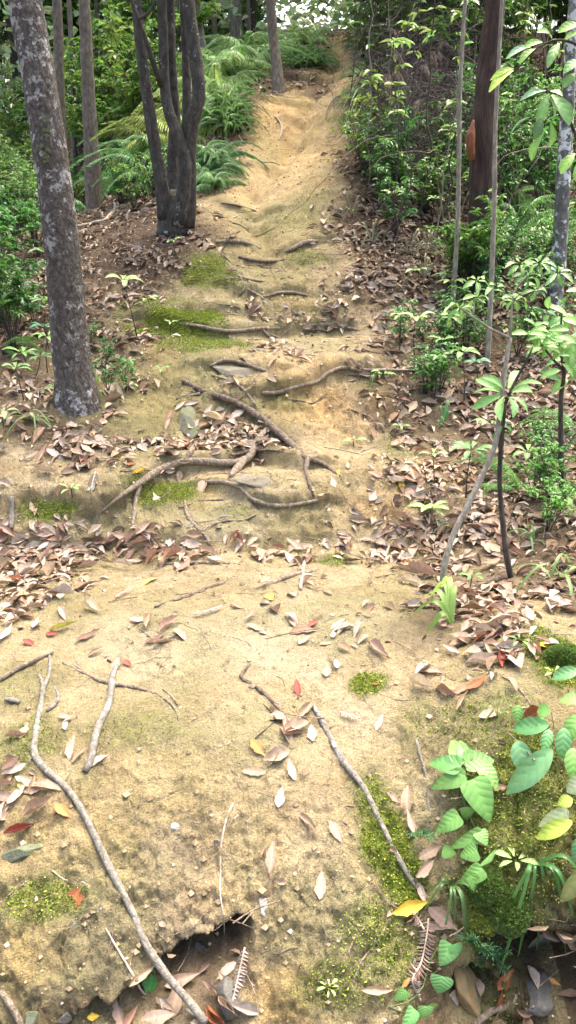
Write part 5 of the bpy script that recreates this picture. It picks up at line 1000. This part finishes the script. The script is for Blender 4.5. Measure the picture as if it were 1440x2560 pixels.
def grass_tuft(label, u, v, tips, wpx, col, name='grass_tuft', lift=.08, group='grass tufts'):
    b = surf(u, v); root = empty(name, Vector(b), label=label, cat='grass tuft', group=group); d = depth(Vector(b))/FPX
    for (tu, tv) in tips:
        t = surf(tu, tv, .012); mid = (b+t)/2; L_ = np.linalg.norm(t-b); mid = mid+np.array([0, -.02, .28*L_+lift*.4]); C, _ = smooth_path([b, mid*.6+b*.4+np.array([0, 0, .12*L_]), mid, t], [1]*4, .008); n = len(C)
        T = np.gradient(C, axis=0); T /= np.linalg.norm(T, axis=1)[:, None]; S = np.cross(T, np.array([0, -.6, 1.0])); S /= np.linalg.norm(S, axis=1)[:, None]; w_ = wpx*d/2*np.sin(np.pi*np.linspace(.12, .995, n))**.5
        Up = np.cross(S, T); V = np.concatenate([C-S*w_[:, None]+Up*w_[:, None]*.35, C, C+S*w_[:, None]+Up*w_[:, None]*.35]); i = np.arange(n-1)
        Q = np.concatenate([np.stack([i, i+1, n+i+1, n+i], 1), np.stack([n+i, n+i+1, 2*n+i+1, 2*n+i], 1)]); a = Acc(); a.add(V, None, Q, np.array(col)*random.uniform(.75, 1.25)); o = obj('blade', a.mesh('blade', M_GREEN, origin=root.location), root)
    return root
grass_tuft('arching grass tuft spilling down over the moss cushion', 1335, 2165, [(1445, 2290), (1438, 2350), (1418, 2400), (1372, 2372), (1340, 2385), (1310, 2330), (1245, 2440), (1290, 2400), (1400, 2250), (1460, 2200), (1265, 2260)], 9, (.10, .25, .07))
grass_tuft('thin grass tuft hanging beside the pink leaves at the bank foot', 1125, 2215, [(1060, 2270), (1168, 2330), (1160, 2380), (1075, 2230), (1105, 2330), (1130, 2330), (1190, 2260)], 6, (.11, .22, .07))
grass_tuft('bright yellow-green broad grass tuft below the sapling foot', 1128, 1560, [(1075, 1500), (1070, 1590), (1030, 1545), (1095, 1490), (1128, 1505), (1040, 1520)], 15, (.26, .40, .09))
grass_tuft('fine star-shaped grass tuft in the mossy slope', 1245, 1795, [(1215, 1775), (1260, 1760), (1290, 1790), (1270, 1830), (1235, 1835), (1205, 1815), (1185, 1800)], 5, (.28, .34, .12))
grass_tuft('slim grass tuft at the foot of the rough-barked tree', 245, 1015, [(190, 1010), (235, 950), (215, 975), (270, 1000), (250, 960)], 7, (.30, .36, .12))
grass_tuft('grass tuft hanging over the brown litter near the bright fern', 1365, 1130, [(1330, 1140), (1345, 1100), (1385, 1095), (1400, 1130), (1410, 1160), (1340, 1090), (1375, 1085)], 6, (.18, .30, .07))
grass_tuft('small green grass sprig in the litter slope', 1108, 1060, [(1085, 1030), (1120, 1020), (1130, 1050), (1095, 1075)], 7, (.12, .26, .08))
grass_tuft('wispy grass tuft on the orange step beside the litter', 935, 960, [(925, 990), (930, 940), (945, 945), (915, 975)], 4, (.2, .28, .1))
for i, (u, v) in enumerate([(1020, 640), (1080, 640), (930, 610), (1000, 520), (1060, 700), (880, 540)]):
    grass_tuft('thin straw-like grass tuft in the dark litter below the thicket', u, v, [(u+random.uniform(-60, 60), v+random.uniform(-45, 15)) for _ in range(9)], 4, (.20, .20, .10), group='straw grass tufts')
def sedge(u, v, n, Lb, label, group='pale sedge tufts', col=(.34, .44, .20), wd=.007):
    b = surf(u, v); root = empty('sedge_tuft', Vector(b), label=label, cat='sedge tuft', group=group)
    for k in range(n):
        an = random.uniform(0, 6.28); L_ = Lb*random.uniform(.6, 1.1); o_ = np.array([math.cos(an), math.sin(an), 0]); t = np.linspace(0, 1, 12)[:, None]; pk = random.uniform(.25, .6)
        C = o_*t**1.2*L_*.75+np.array([0, 0, 1.0])*L_*(pk*2.2*t-(pk*2.2+.35)*t*t)+RNG.normal(0, .01, 3); S = np.array([-o_[1], o_[0], 0]); w_ = wd*np.sin(np.pi*np.clip(t*.85+.13, 0, 1))**.6
        a = Acc(); i = np.arange(11); V = np.concatenate([C-S*w_, C-[0, 0, .003], C+S*w_]); Q = np.concatenate([np.stack([i, i+1, 12+i+1, 12+i], 1), np.stack([12+i, 13+i, 25+i, 24+i], 1)]); a.add(V, None, Q, np.array(col)*random.uniform(.7, 1.2)); obj('blade', a.mesh('blade', M_GREEN), root)
for i, (u, v) in enumerate([(770, 97), (935, 150), (925, 210), (915, 260), (590, 170), (925, 100), (560, 200), (700, 98), (960, 120)]): sedge(u, v, 30, .75 if v < 130 else .5, 'long pale sedge drooping beside the head of the trail')

sedge(1395, 1450, 7, .34, 'upright grass tuft right of the leaning saplings', 'short sedge tufts', (.16, .28, .07), .006); sedge(75, 1050, 8, .26, 'taller grass tuft left of the rough-barked tree', 'short sedge tufts', (.2, .32, .09), .004); sedge(1330, 1350, 8, .2, 'low grass tuft in the litter past the upright sapling', 'short sedge tufts', (.14, .25, .08), .004); sedge(1130, 1330, 8, .16, 'low grass tuft left of the forked sapling foot', 'short sedge tufts', (.14, .25, .08), .003)

def seedling(label, u, v, top, n, Lp, col, up=.4, lance=.3, mat_stem=B_TWIGD, group='seedlings', ring=1, name='seedling', ydep=None):
    b = surf(u, v) if ydep is None else np.array(at(u, v, ydep)); root = empty(name, Vector(b), label=label, cat='seedling', group=group); y = b[1]-.01; t = np.array(at(top[0], top[1], y)); d = depth(Vector(b))/FPX
    V, T, Q = tube([b-np.array([0, 0, .01]), (b+t)/2+RNG.normal(0, .006, 3), t], [.0028*min(2, max(.6, np.linalg.norm(t-b)/.15)), .0022, .0016], 6, .03, .12, 60); a = Acc(); a.add(V, T, Q); obj('stem', a.mesh('stem', mat_stem, origin=root.location), root)
    a0 = random.uniform(0, 6.28)
    for k in range(n):
        an = a0+k*6.283/n*1.0+random.uniform(-.3, .3); L_ = Lp*d*random.uniform(.8, 1.15); z0 = -(k % ring)*.012
        D = np.array([math.cos(an), math.sin(an), random.uniform(-.15, up)]); p0 = t+np.array([0, 0, z0])+D*.006; one_leaf(root, p0, p0+D/np.linalg.norm(D)*L_, L_*lance*random.uniform(.85, 1.1)*.6, col, BL_OBL, up=(0, -.25, 1), bend=.2)
    return root
SG = (.15, .29, .07); SL = (.26, .38, .12); SD = (.09, .2, .05)
for args in [
 ('pale whorled seedling on a thin stem at the edge of the mossy mound', 345, 850, (308, 700), 7, 48, SL), ('small two-leaved seedling on the tread behind the mossy mound', 375, 760, (368, 748), 5, 26, SL), ('forked seedling growing from the mossy mound', 425, 835, (428, 806), 5, 18, SL),
 ('tiny green seedling in the clay by the forked root start', 402, 935, (402, 922), 5, 28, SG), ('seedling in the litter right of the rough tree', 325, 975, (323, 962), 4, 28, SL), ('blue-green seedling above it in the litter', 318, 915, (320, 903), 4, 22, SG),
 ('pale green seedling on the left mossy slope', 180, 1240, (176, 1222), 5, 30, SL), ('pale seedling at the left edge of the litter', 10, 1070, (12, 1025), 4, 40, SL), ('green seedling alone on the reddish clay', 886, 1115, (883, 1100), 6, 30, SG),
 ('seedling with a ring of leaves above the dark litter', 1040, 905, (1040, 795), 6, 46, SL), ('short seedling standing in the litter right of the orange step', 975, 960, (960, 935), 5, 34, SG), ('thin bare-stemmed seedling next to the ring-leaved one', 1085, 1010, (1100, 890), 5, 34, SG),
 ('dark green many-leaved seedling left of the forked sapling', 1165, 1245, (1178, 1125), 8, 58, SD), ('slender seedling with a pair of pale leaves', 1088, 1215, (1084, 1135), 4, 36, SL), ('pale spreading seedling in the litter slope', 1072, 1310, (1075, 1272), 8, 52, SL),
 ('small dark seedling beside the orange-yellow leaf', 1300, 1615, (1300, 1600), 5, 26, SG), ('mint green seedling by the grass sprig', 1003, 1080, (1003, 1065), 5, 24, SG), ('seedling low among leaves near the yellow moss spot', 1175, 1470, (1180, 1440), 5, 30, SG),
 ('bright leafed seedling at the shaded litter right', 1250, 1140, (1228, 1060), 7, 44, SG), ('tall seedling stem with pale top in the litter slope', 1160, 1010, (1155, 880), 6, 40, SG), ('leafy seedling in front of the pale poles', 1110, 925, (1105, 850), 7, 36, SG),
 ('seedling beneath the poles with rounded leaves', 1200, 960, (1190, 905), 7, 34, (.07, .22, .10)), ('seedling at the edge of the glossy bush', 1330, 1180, (1320, 1130), 7, 40, SG), ('seedling by the frame edge over the dry branch', 1420, 1290, (1410, 1240), 6, 42, SG),
 ('soft green seedling beside the moss cushion', 1290, 2180, (1290, 2150), 6, 46, SL), ('white-green sprout on the mossy foot of the bank', 822, 2480, (822, 2468), 8, 22, SL), ('tiny sprout on the ledge moss', 1385, 1690, (1385, 1680), 5, 24, SL),
 ('leafy seedling in the shade of the rough tree', 130, 1000, (140, 970), 8, 30, SG), ('small seedling left of the rough tree foot', 60, 1000, (40, 920), 7, 36, SG), ('pair of pale leaves sprouting on the litter tread', 440, 640, (430, 600), 5, 20, SG)]:
    seedling(*args)
for k in range(14):   # small seedlings of one kind on the shaded slope
    u, v = random.uniform(960, 1260), random.uniform(560, 900); seedling('knee-high leafy seedling in the dark litter below the thicket', u, v, (u+random.uniform(-15, 15), v-random.uniform(30, 110)), 6, random.uniform(24, 42), random.choice([SG, SD, SL]), group='seedlings below the thicket')
for k in range(12):
    u, v = random.uniform(-10, 150), random.uniform(680, 960); seedling('leafy seedling crowding the shade beside the rough-barked tree', u, v, (u+random.uniform(-15, 15), v-random.uniform(40, 130)), 7, random.uniform(30, 48), random.choice([SG, SD, (.05, .2, .09)]), group='seedlings by the rough-barked tree')

# feathery plant and moss cushion at the lower right
def cushion(u, v, rx, ry, label):
    l, n = hit(u, v); d = depth(l)/FPX; a = Acc(); k = 4200; D = rnd_unit(k, -.25, 1); P = D*np.array([rx*d, ry*d*.8, .035]); c = jit((.14, .22, .05), k, .4); s = RNG.uniform(.005, .009, k)
    put_leaves(a, P, D+rnd_unit(k)*.7, rnd_unit(k), s, s*.4, c, BL_LOW); V, Q = stone_mesh(rx*d*.8, ry*d*.62, .027, 5, 20); a.add(V, None, Q, (.05, .08, .02))
    o = obj('moss_cushion', a.mesh('moss_cushion', M_GREEN)); X_ = Vector((1, 0, 0)); X_ = (X_-n*X_.dot(n)).normalized(); o.rotation_euler = Matrix((X_, n.cross(X_), n)).transposed().to_euler(); o.location = l; tag(o, label, 'moss cushion', 'moss cushions')
cushion(1272, 2275, 48, 70, 'thick lumpy green moss cushion beside the arching grass'); cushion(1210, 2210, 45, 55, 'flatter moss cushion between vine and arching grass'); cushion(1400, 1650, 50, 34, 'bright moss cushion on the rim of the mossy bank')
for (u, v, lb) in [(1215, 2390, 'feathery fine-leaved weed at the foot of the moss cushion'), (1058, 2085, 'tiny feathery weed above the mossy root end'), (1185, 2355, 'feathery weed beside the yellow-brown block')]:
    l = surf(u, v, .01); root = empty('feathery_weed', Vector(l), label=lb, cat='weed', group='feathery weeds')
    for st in range(7 if u > 1100 else 3):
        a = Acc(); e = np.array([random.uniform(-.045, .045), random.uniform(-.05, 0), random.uniform(-.02, .05)]); V, T, Q = tube([(0, 0, 0), tuple(e*.5+[0, -.005, .01]), tuple(e)], [.001, .001, .0006], 4, .02, 0); a.add(V, T, Q, (.1, .2, .06)); k = 16
        tt = RNG.uniform(.2, 1, k)[:, None]; put_leaves(a, e*tt, rnd_unit(k, -.3, .6)+e*8, rnd_unit(k, .3, 1), np.full(k, .016), np.full(k, .0016), jit((.10, .24, .09), k), BL_LOW); obj('sprig', a.mesh('sprig', M_GREEN), root)

# forked sapling and its straight neighbour
def stem_part(root, path, widths, mat, seed=0, name='stem', sides=9):
    P = [np.array(p) for p in path]; R = [pxr(w_, p) for w_, p in zip(widths, P)]; V, T, Q = tube(P, R, sides, .02, .14, 45, seed); a = Acc(); a.add(V, T, Q); obj(name, a.mesh(name, mat, origin=root.location), root)
b1 = surf(1104, 1502); YA = float(b1[1]); A = lambda u, v, dy_=0: at(u, v, YA+dy_)
SA = empty('forked_sapling', Vector(b1), label='leaning forked sapling with pale bark and whorls of green leaves', cat='sapling')
stem_part(SA, [A(1104, 1510), A(1110, 1420, .02), A(1130, 1345, .05), A(1165, 1272, .08), A(1205, 1190, .12), A(1238, 1110, .15), A(1249, 1030, .18), A(1262, 930, .2), A(1275, 845, .22)], [17, 16, 15, 15, 15, 13, 11, 11, 10], B_TWIG, 1)
stem_part(SA, [A(1275, 845, .22), A(1225, 822, .2), A(1180, 790, .18), A(1148, 768, .18)], [9, 7, 6, 4], B_TWIG, 2, 'branch')
stem_part(SA, [A(1275, 845, .22), A(1279, 780, .24), A(1285, 730, .26), A(1318, 690, .26), A(1345, 660, .25)], [8, 6, 5, 4, 3], B_TWIG, 3, 'branch')
stem_part(SA, [A(1180, 790, .18), A(1190, 740, .2), A(1192, 700, .2)], [4, 3, 2], B_TWIG, 4, 'branch')
stem_part(SA, [A(1283, 745, .25), A(1335, 725, .2), A(1380, 700, .2)], [4, 3, 2], B_TWIG, 5, 'branch')
def whorl(root, c, tips, w_, col, y_j=.05, tpl=BL_OBL):
    for (u, v) in tips:
        yy = c[1]+random.uniform(-y_j, y_j); p1 = np.array(at(u, v, yy)); D = p1-np.array(c); L_ = np.linalg.norm(D); one_leaf(root, np.array(c)+D*.06, p1, w_*depth(Vector(c))/FPX/2, col, tpl, up=(random.uniform(-.6, .6), -.55+random.uniform(-.3, .3), .9), bend=random.uniform(.05, .35))
for (cu, cv, n_, Lp) in [(1150, 768, 7, 42), (1125, 790, 5, 34), (1192, 742, 5, 34), (1192, 700, 5, 36), (1285, 748, 7, 40), (1318, 690, 6, 40), (1350, 655, 8, 44), (1395, 680, 7, 44), (1300, 660, 6, 38), (1240, 715, 4, 30), (1340, 725, 5, 36)]:
    a0 = random.uniform(0, 6.28); whorl(SA, A(cu, cv, .2), [(cu+Lp*math.cos(a0+k*6.28/n_), cv+Lp*.6*math.sin(a0+k*6.28/n_)+8) for k in range(n_)], 15, random.choice([(.14, .28, .08), (.19, .34, .09)]), .07)
b2 = surf(1278, 1442); YB = float(b2[1]); Bq = lambda u, v, dy_=0: at(u, v, YB+dy_)
SB = empty('straight_sapling', Vector(b2), label='dark upright sapling crossing the forked one, topped by a broad leaf whorl', cat='sapling')
stem_part(SB, [Bq(1278, 1450), Bq(1265, 1380), Bq(1255, 1290, .02), Bq(1249, 1200, .03), Bq(1253, 1110, .03), Bq(1262, 1010, .03)], [16, 14, 13, 12, 12, 11], B_TWIGD, 6)
stem_part(SB, [Bq(1262, 1012, .03), Bq(1290, 950, .03), Bq(1315, 905, .03), Bq(1332, 868, .03)], [9, 8, 7, 4], B_TWIGD, 7, 'branch')
whorl(SB, Bq(1265, 985, .02), [(1176, 1020), (1178, 975), (1350, 945), (1342, 972), (1330, 1026), (1245, 1044), (1228, 1000), (1300, 918), (1292, 1035), (1215, 935), (1188, 940)], 28, (.17, .33, .09), .13)
whorl(SB, Bq(1258, 1060, .02), [(1232, 1100), (1285, 1085)], 16, (.13, .3, .09))
# broad-leaved sapling whose stem stands beyond the frame edge
YC = 3.0; Cq = lambda u, v, dy_=0: at(u, v, YC+dy_)
gb = groundz(Cq(1500, 1000).x, YC); SCp = empty('broad_leaved_sapling', gb, label='branch of big bright oval leaves reaching in before the lichen trunk', cat='sapling')
stem_part(SCp, [gb, Cq(1490, 900), Cq(1470, 600), Cq(1450, 380), Cq(1405, 262), Cq(1370, 226)], [14, 12, 11, 9, 7, 5], B_TWIGD, 8)
stem_part(SCp, [Cq(1470, 600), Cq(1480, 300), Cq(1460, 130), Cq(1400, 100), Cq(1345, 120), Cq(1290, 176)], [10, 8, 7, 6, 5, 3], B_TWIGD, 9, 'branch')
LB = (.22, .38, .08); LG = (.14, .28, .07); LL = (.36, .50, .08)
for (u0, v0, u1, v1, w_, c) in [(1330, 118, 1268, 136, 20, (.22, .38, .2)), (1350, 120, 1296, 152, 32, LB), (1360, 105, 1310, 112, 22, LB), (1288, 174, 1222, 220, 26, LL), (1288, 172, 1230, 190, 18, LL), (1370, 226, 1300, 243, 20, (.2, .36, .2)), (1370, 232, 1345, 312, 30, LG), (1375, 232, 1432, 306, 46, LG), (1372, 228, 1410, 235, 24, LB), (1355, 290, 1338, 346, 28, (.08, .16, .05)), (1362, 330, 1320, 404, 32, LG), (1330, 290, 1268, 334, 24, (.14, .3, .16)), (1375, 300, 1380, 372, 28, LG), (1365, 238, 1330, 262, 18, LB), (1455, 60, 1395, 74, 32, LB), (1450, 80, 1405, 100, 30, LB), (1455, 150, 1410, 175, 30, LG), (1440, 380, 1400, 430, 34, LB), (1445, 400, 1450, 460, 36, LB), (1440, 330, 1470, 400, 40, LG), (1400, 105, 1370, 160, 26, LG), (1380, 100, 1350, 70, 22, LB), (1372, 235, 1392, 290, 26, LG), (1440, 180, 1410, 215, 26, LG)]:
    p0 = np.array(Cq(u0, v0, random.uniform(-.03, .03))); p1 = np.array(Cq(u1, v1, random.uniform(-.08, .04))); one_leaf(SCp, p0, p1, w_*depth(Vector(p0))/FPX/2, c, BL_OBL, up=(random.uniform(-.3, .3), -.8, .8), bend=.15)
# glossy bush at the frame edge
YD = 3.1; Dq = lambda u, v, dy_=0: at(u, v, YD+dy_); gb = groundz(Dq(1420, 1100).x, YD)
GB = empty('glossy_bush', gb, label='bush of large glossy light green leaves at the edge of the picture', cat='bush')
stem_part(GB, [gb, Dq(1402, 1000), Dq(1410, 930), Dq(1400, 860), Dq(1405, 780)], [14, 12, 10, 7, 4], B_TWIGD, 10)
stem_part(GB, [Dq(1410, 930), Dq(1360, 870), Dq(1335, 830)], [7, 5, 3], B_TWIGD, 11, 'branch'); stem_part(GB, [Dq(1408, 900), Dq(1450, 850), Dq(1470, 800)], [7, 5, 3], B_TWIGD, 12, 'branch')
for k in range(90):
    u = random.gauss(1400, 42); v = random.gauss(835, 48); an = random.uniform(0, 6.28); Lp = random.uniform(36, 58); dy_ = random.uniform(-.14, .12)
    p0 = np.array(Dq(u, v, dy_)); p1 = np.array(Dq(u+Lp*math.cos(an), v+Lp*.7*math.sin(an)+8, dy_-random.uniform(0, .04))); one_leaf(GB, p0, p1, Lp*random.uniform(.4, .5)*depth(Vector(p0))/FPX/2, random.choice([(.18, .35, .08), (.12, .27, .06), (.25, .42, .11)]), BL_OV, up=(random.uniform(-.4, .4), -.6, .9), bend=.1)

# dry thicket and thin stems on the right-hand bank
def brush_mesh(seed, n=230, r=.5, h=.9):
    a = Acc()
    for k in range(n):
        p = np.array([random.gauss(0, r*.5), random.gauss(0, r*.35), random.uniform(0, h)]); d = rnd_unit(1, -.7, .8)[0]; P = [p]
        for s_ in range(4): d = d+rnd_unit(1)[0]*.55+np.array([0, 0, -.12]); d /= np.linalg.norm(d); p = p+d*random.uniform(.05, .12); P.append(p)
        r0 = random.uniform(.001, .0035); V, T, Q = tube(P, [r0, r0, r0*.8, r0*.6, r0*.4], 4, .06, 0, cap=False); a.add(V, T, Q)
    return a.mesh('brushwood', B_BRUSH)
BR = [brush_mesh(k) for k in range(3)]; FRB = frond_mesh(.4, 20, .0055, .06, .8, (.17, .13, .12), droop=1)
for i, (u, v, s_) in enumerate([(975, 340, .7), (1000, 300, .85), (1050, 330, .9), (1000, 230, .9), (1040, 220, 1.0), (1080, 260, 1.0), (930, 430, .45), (900, 400, .35), (980, 470, .5), (960, 420, .55), (1010, 420, .7), (1070, 420, .85), (1120, 380, .8), (1010, 150, 1.1), (1090, 200, 1.1)]):
    l, n = hit(u, v); root = empty('dry_brush', l, random.uniform(0, 6.28), label='tangle of dead purple-grey twigs on the bank over the upper trail', cat='dry bush', group='dead thicket over the upper trail')
    o = obj('brushwood', BR[i % 3], root); o.scale = (s_, s_, s_*.9)
    for k in range(2):
        f = obj('dead_frond', FRB, root); f.location = (random.uniform(-.3, .3), random.uniform(-.3, .3), random.uniform(.2, .8)); f.scale = (.6, .6, .45); f.rotation_euler = (0, .5, random.uniform(0, 6.28)); f.color = (1, 1, 1, 1)
for k in range(26):
    u = random.uniform(870, 1440); v = random.uniform(330, 720) if u > 960 else random.uniform(330, 460); l, n = hit(u, v); h = random.uniform(.5, 2.2); r0 = random.uniform(.003, .008); ln = random.uniform(-.15, .15)
    V, T, Q = tube([(0, 0, -.03), (ln*.3, 0, h*.4), (ln, 0, h)], [r0, r0*.8, r0*.3], 6, .1, .1, 20, k, wob=.03); a = Acc(); a.add(V, T, Q); root = empty('thin_stem', l, label='bare thin upright stem on the dark bank under the thicket', cat='stem', group='bare thin stems on the dark bank'); o = obj('stem', a.mesh('stem', random.choice([B_TWIGD, B_TWIG])), root)
    for q in range(random.randint(2, 6)):
        z_ = h*random.uniform(.4, 1); e = np.array([random.uniform(-.1, .1), random.uniform(-.1, .1), .03]); one = Acc(); put_leaves(one, np.repeat(np.array([[ln*(z_/h)**1.5, 0, z_]]), 4, 0), rnd_unit(4, -.3, .3), np.array([[0, -.3, 1.0]]*4), RNG.uniform(.05, .09, 4), RNG.uniform(.014, .02, 4), jit(random.choice([SG, SL, (.2, .3, .07)]), 4), BL_MID); obj('leaf_whorl', one.mesh('leaf_whorl', M_GREEN), root)

for k in range(16):   # slack lianas looping through the undergrowth
    u = random.uniform(930, 1400); v = random.uniform(300, 640); l, n = hit(u, v); p = np.array(l); P = [p]
    d = np.array([random.uniform(-.5, .5), random.uniform(-.2, .2), 1.0])
    for s_ in range(6):
        d = d+RNG.normal(0, .35, 3)+np.array([0, 0, .12-.09*s_]); d /= np.linalg.norm(d); p = p+d*random.uniform(.12, .3); p[1] = max(p[1], l.y-.3); P.append(p)
    a = Acc(); V, T, Q = tube(P, [.005, .0045, .004, .0035, .003, .0025, .0015], 5, .04, .1, 30, k, wob=.03); a.add(V, T, Q)
    o = obj('hanging_liana', a.mesh('hanging_liana', random.choice([B_TWIG, B_ROOT, B_BRUSH]), origin=P[0])); o.location = P[0]; tag(o, 'slack bare liana looping through the undergrowth of the dark bank', 'liana', 'lianas of the dark bank')
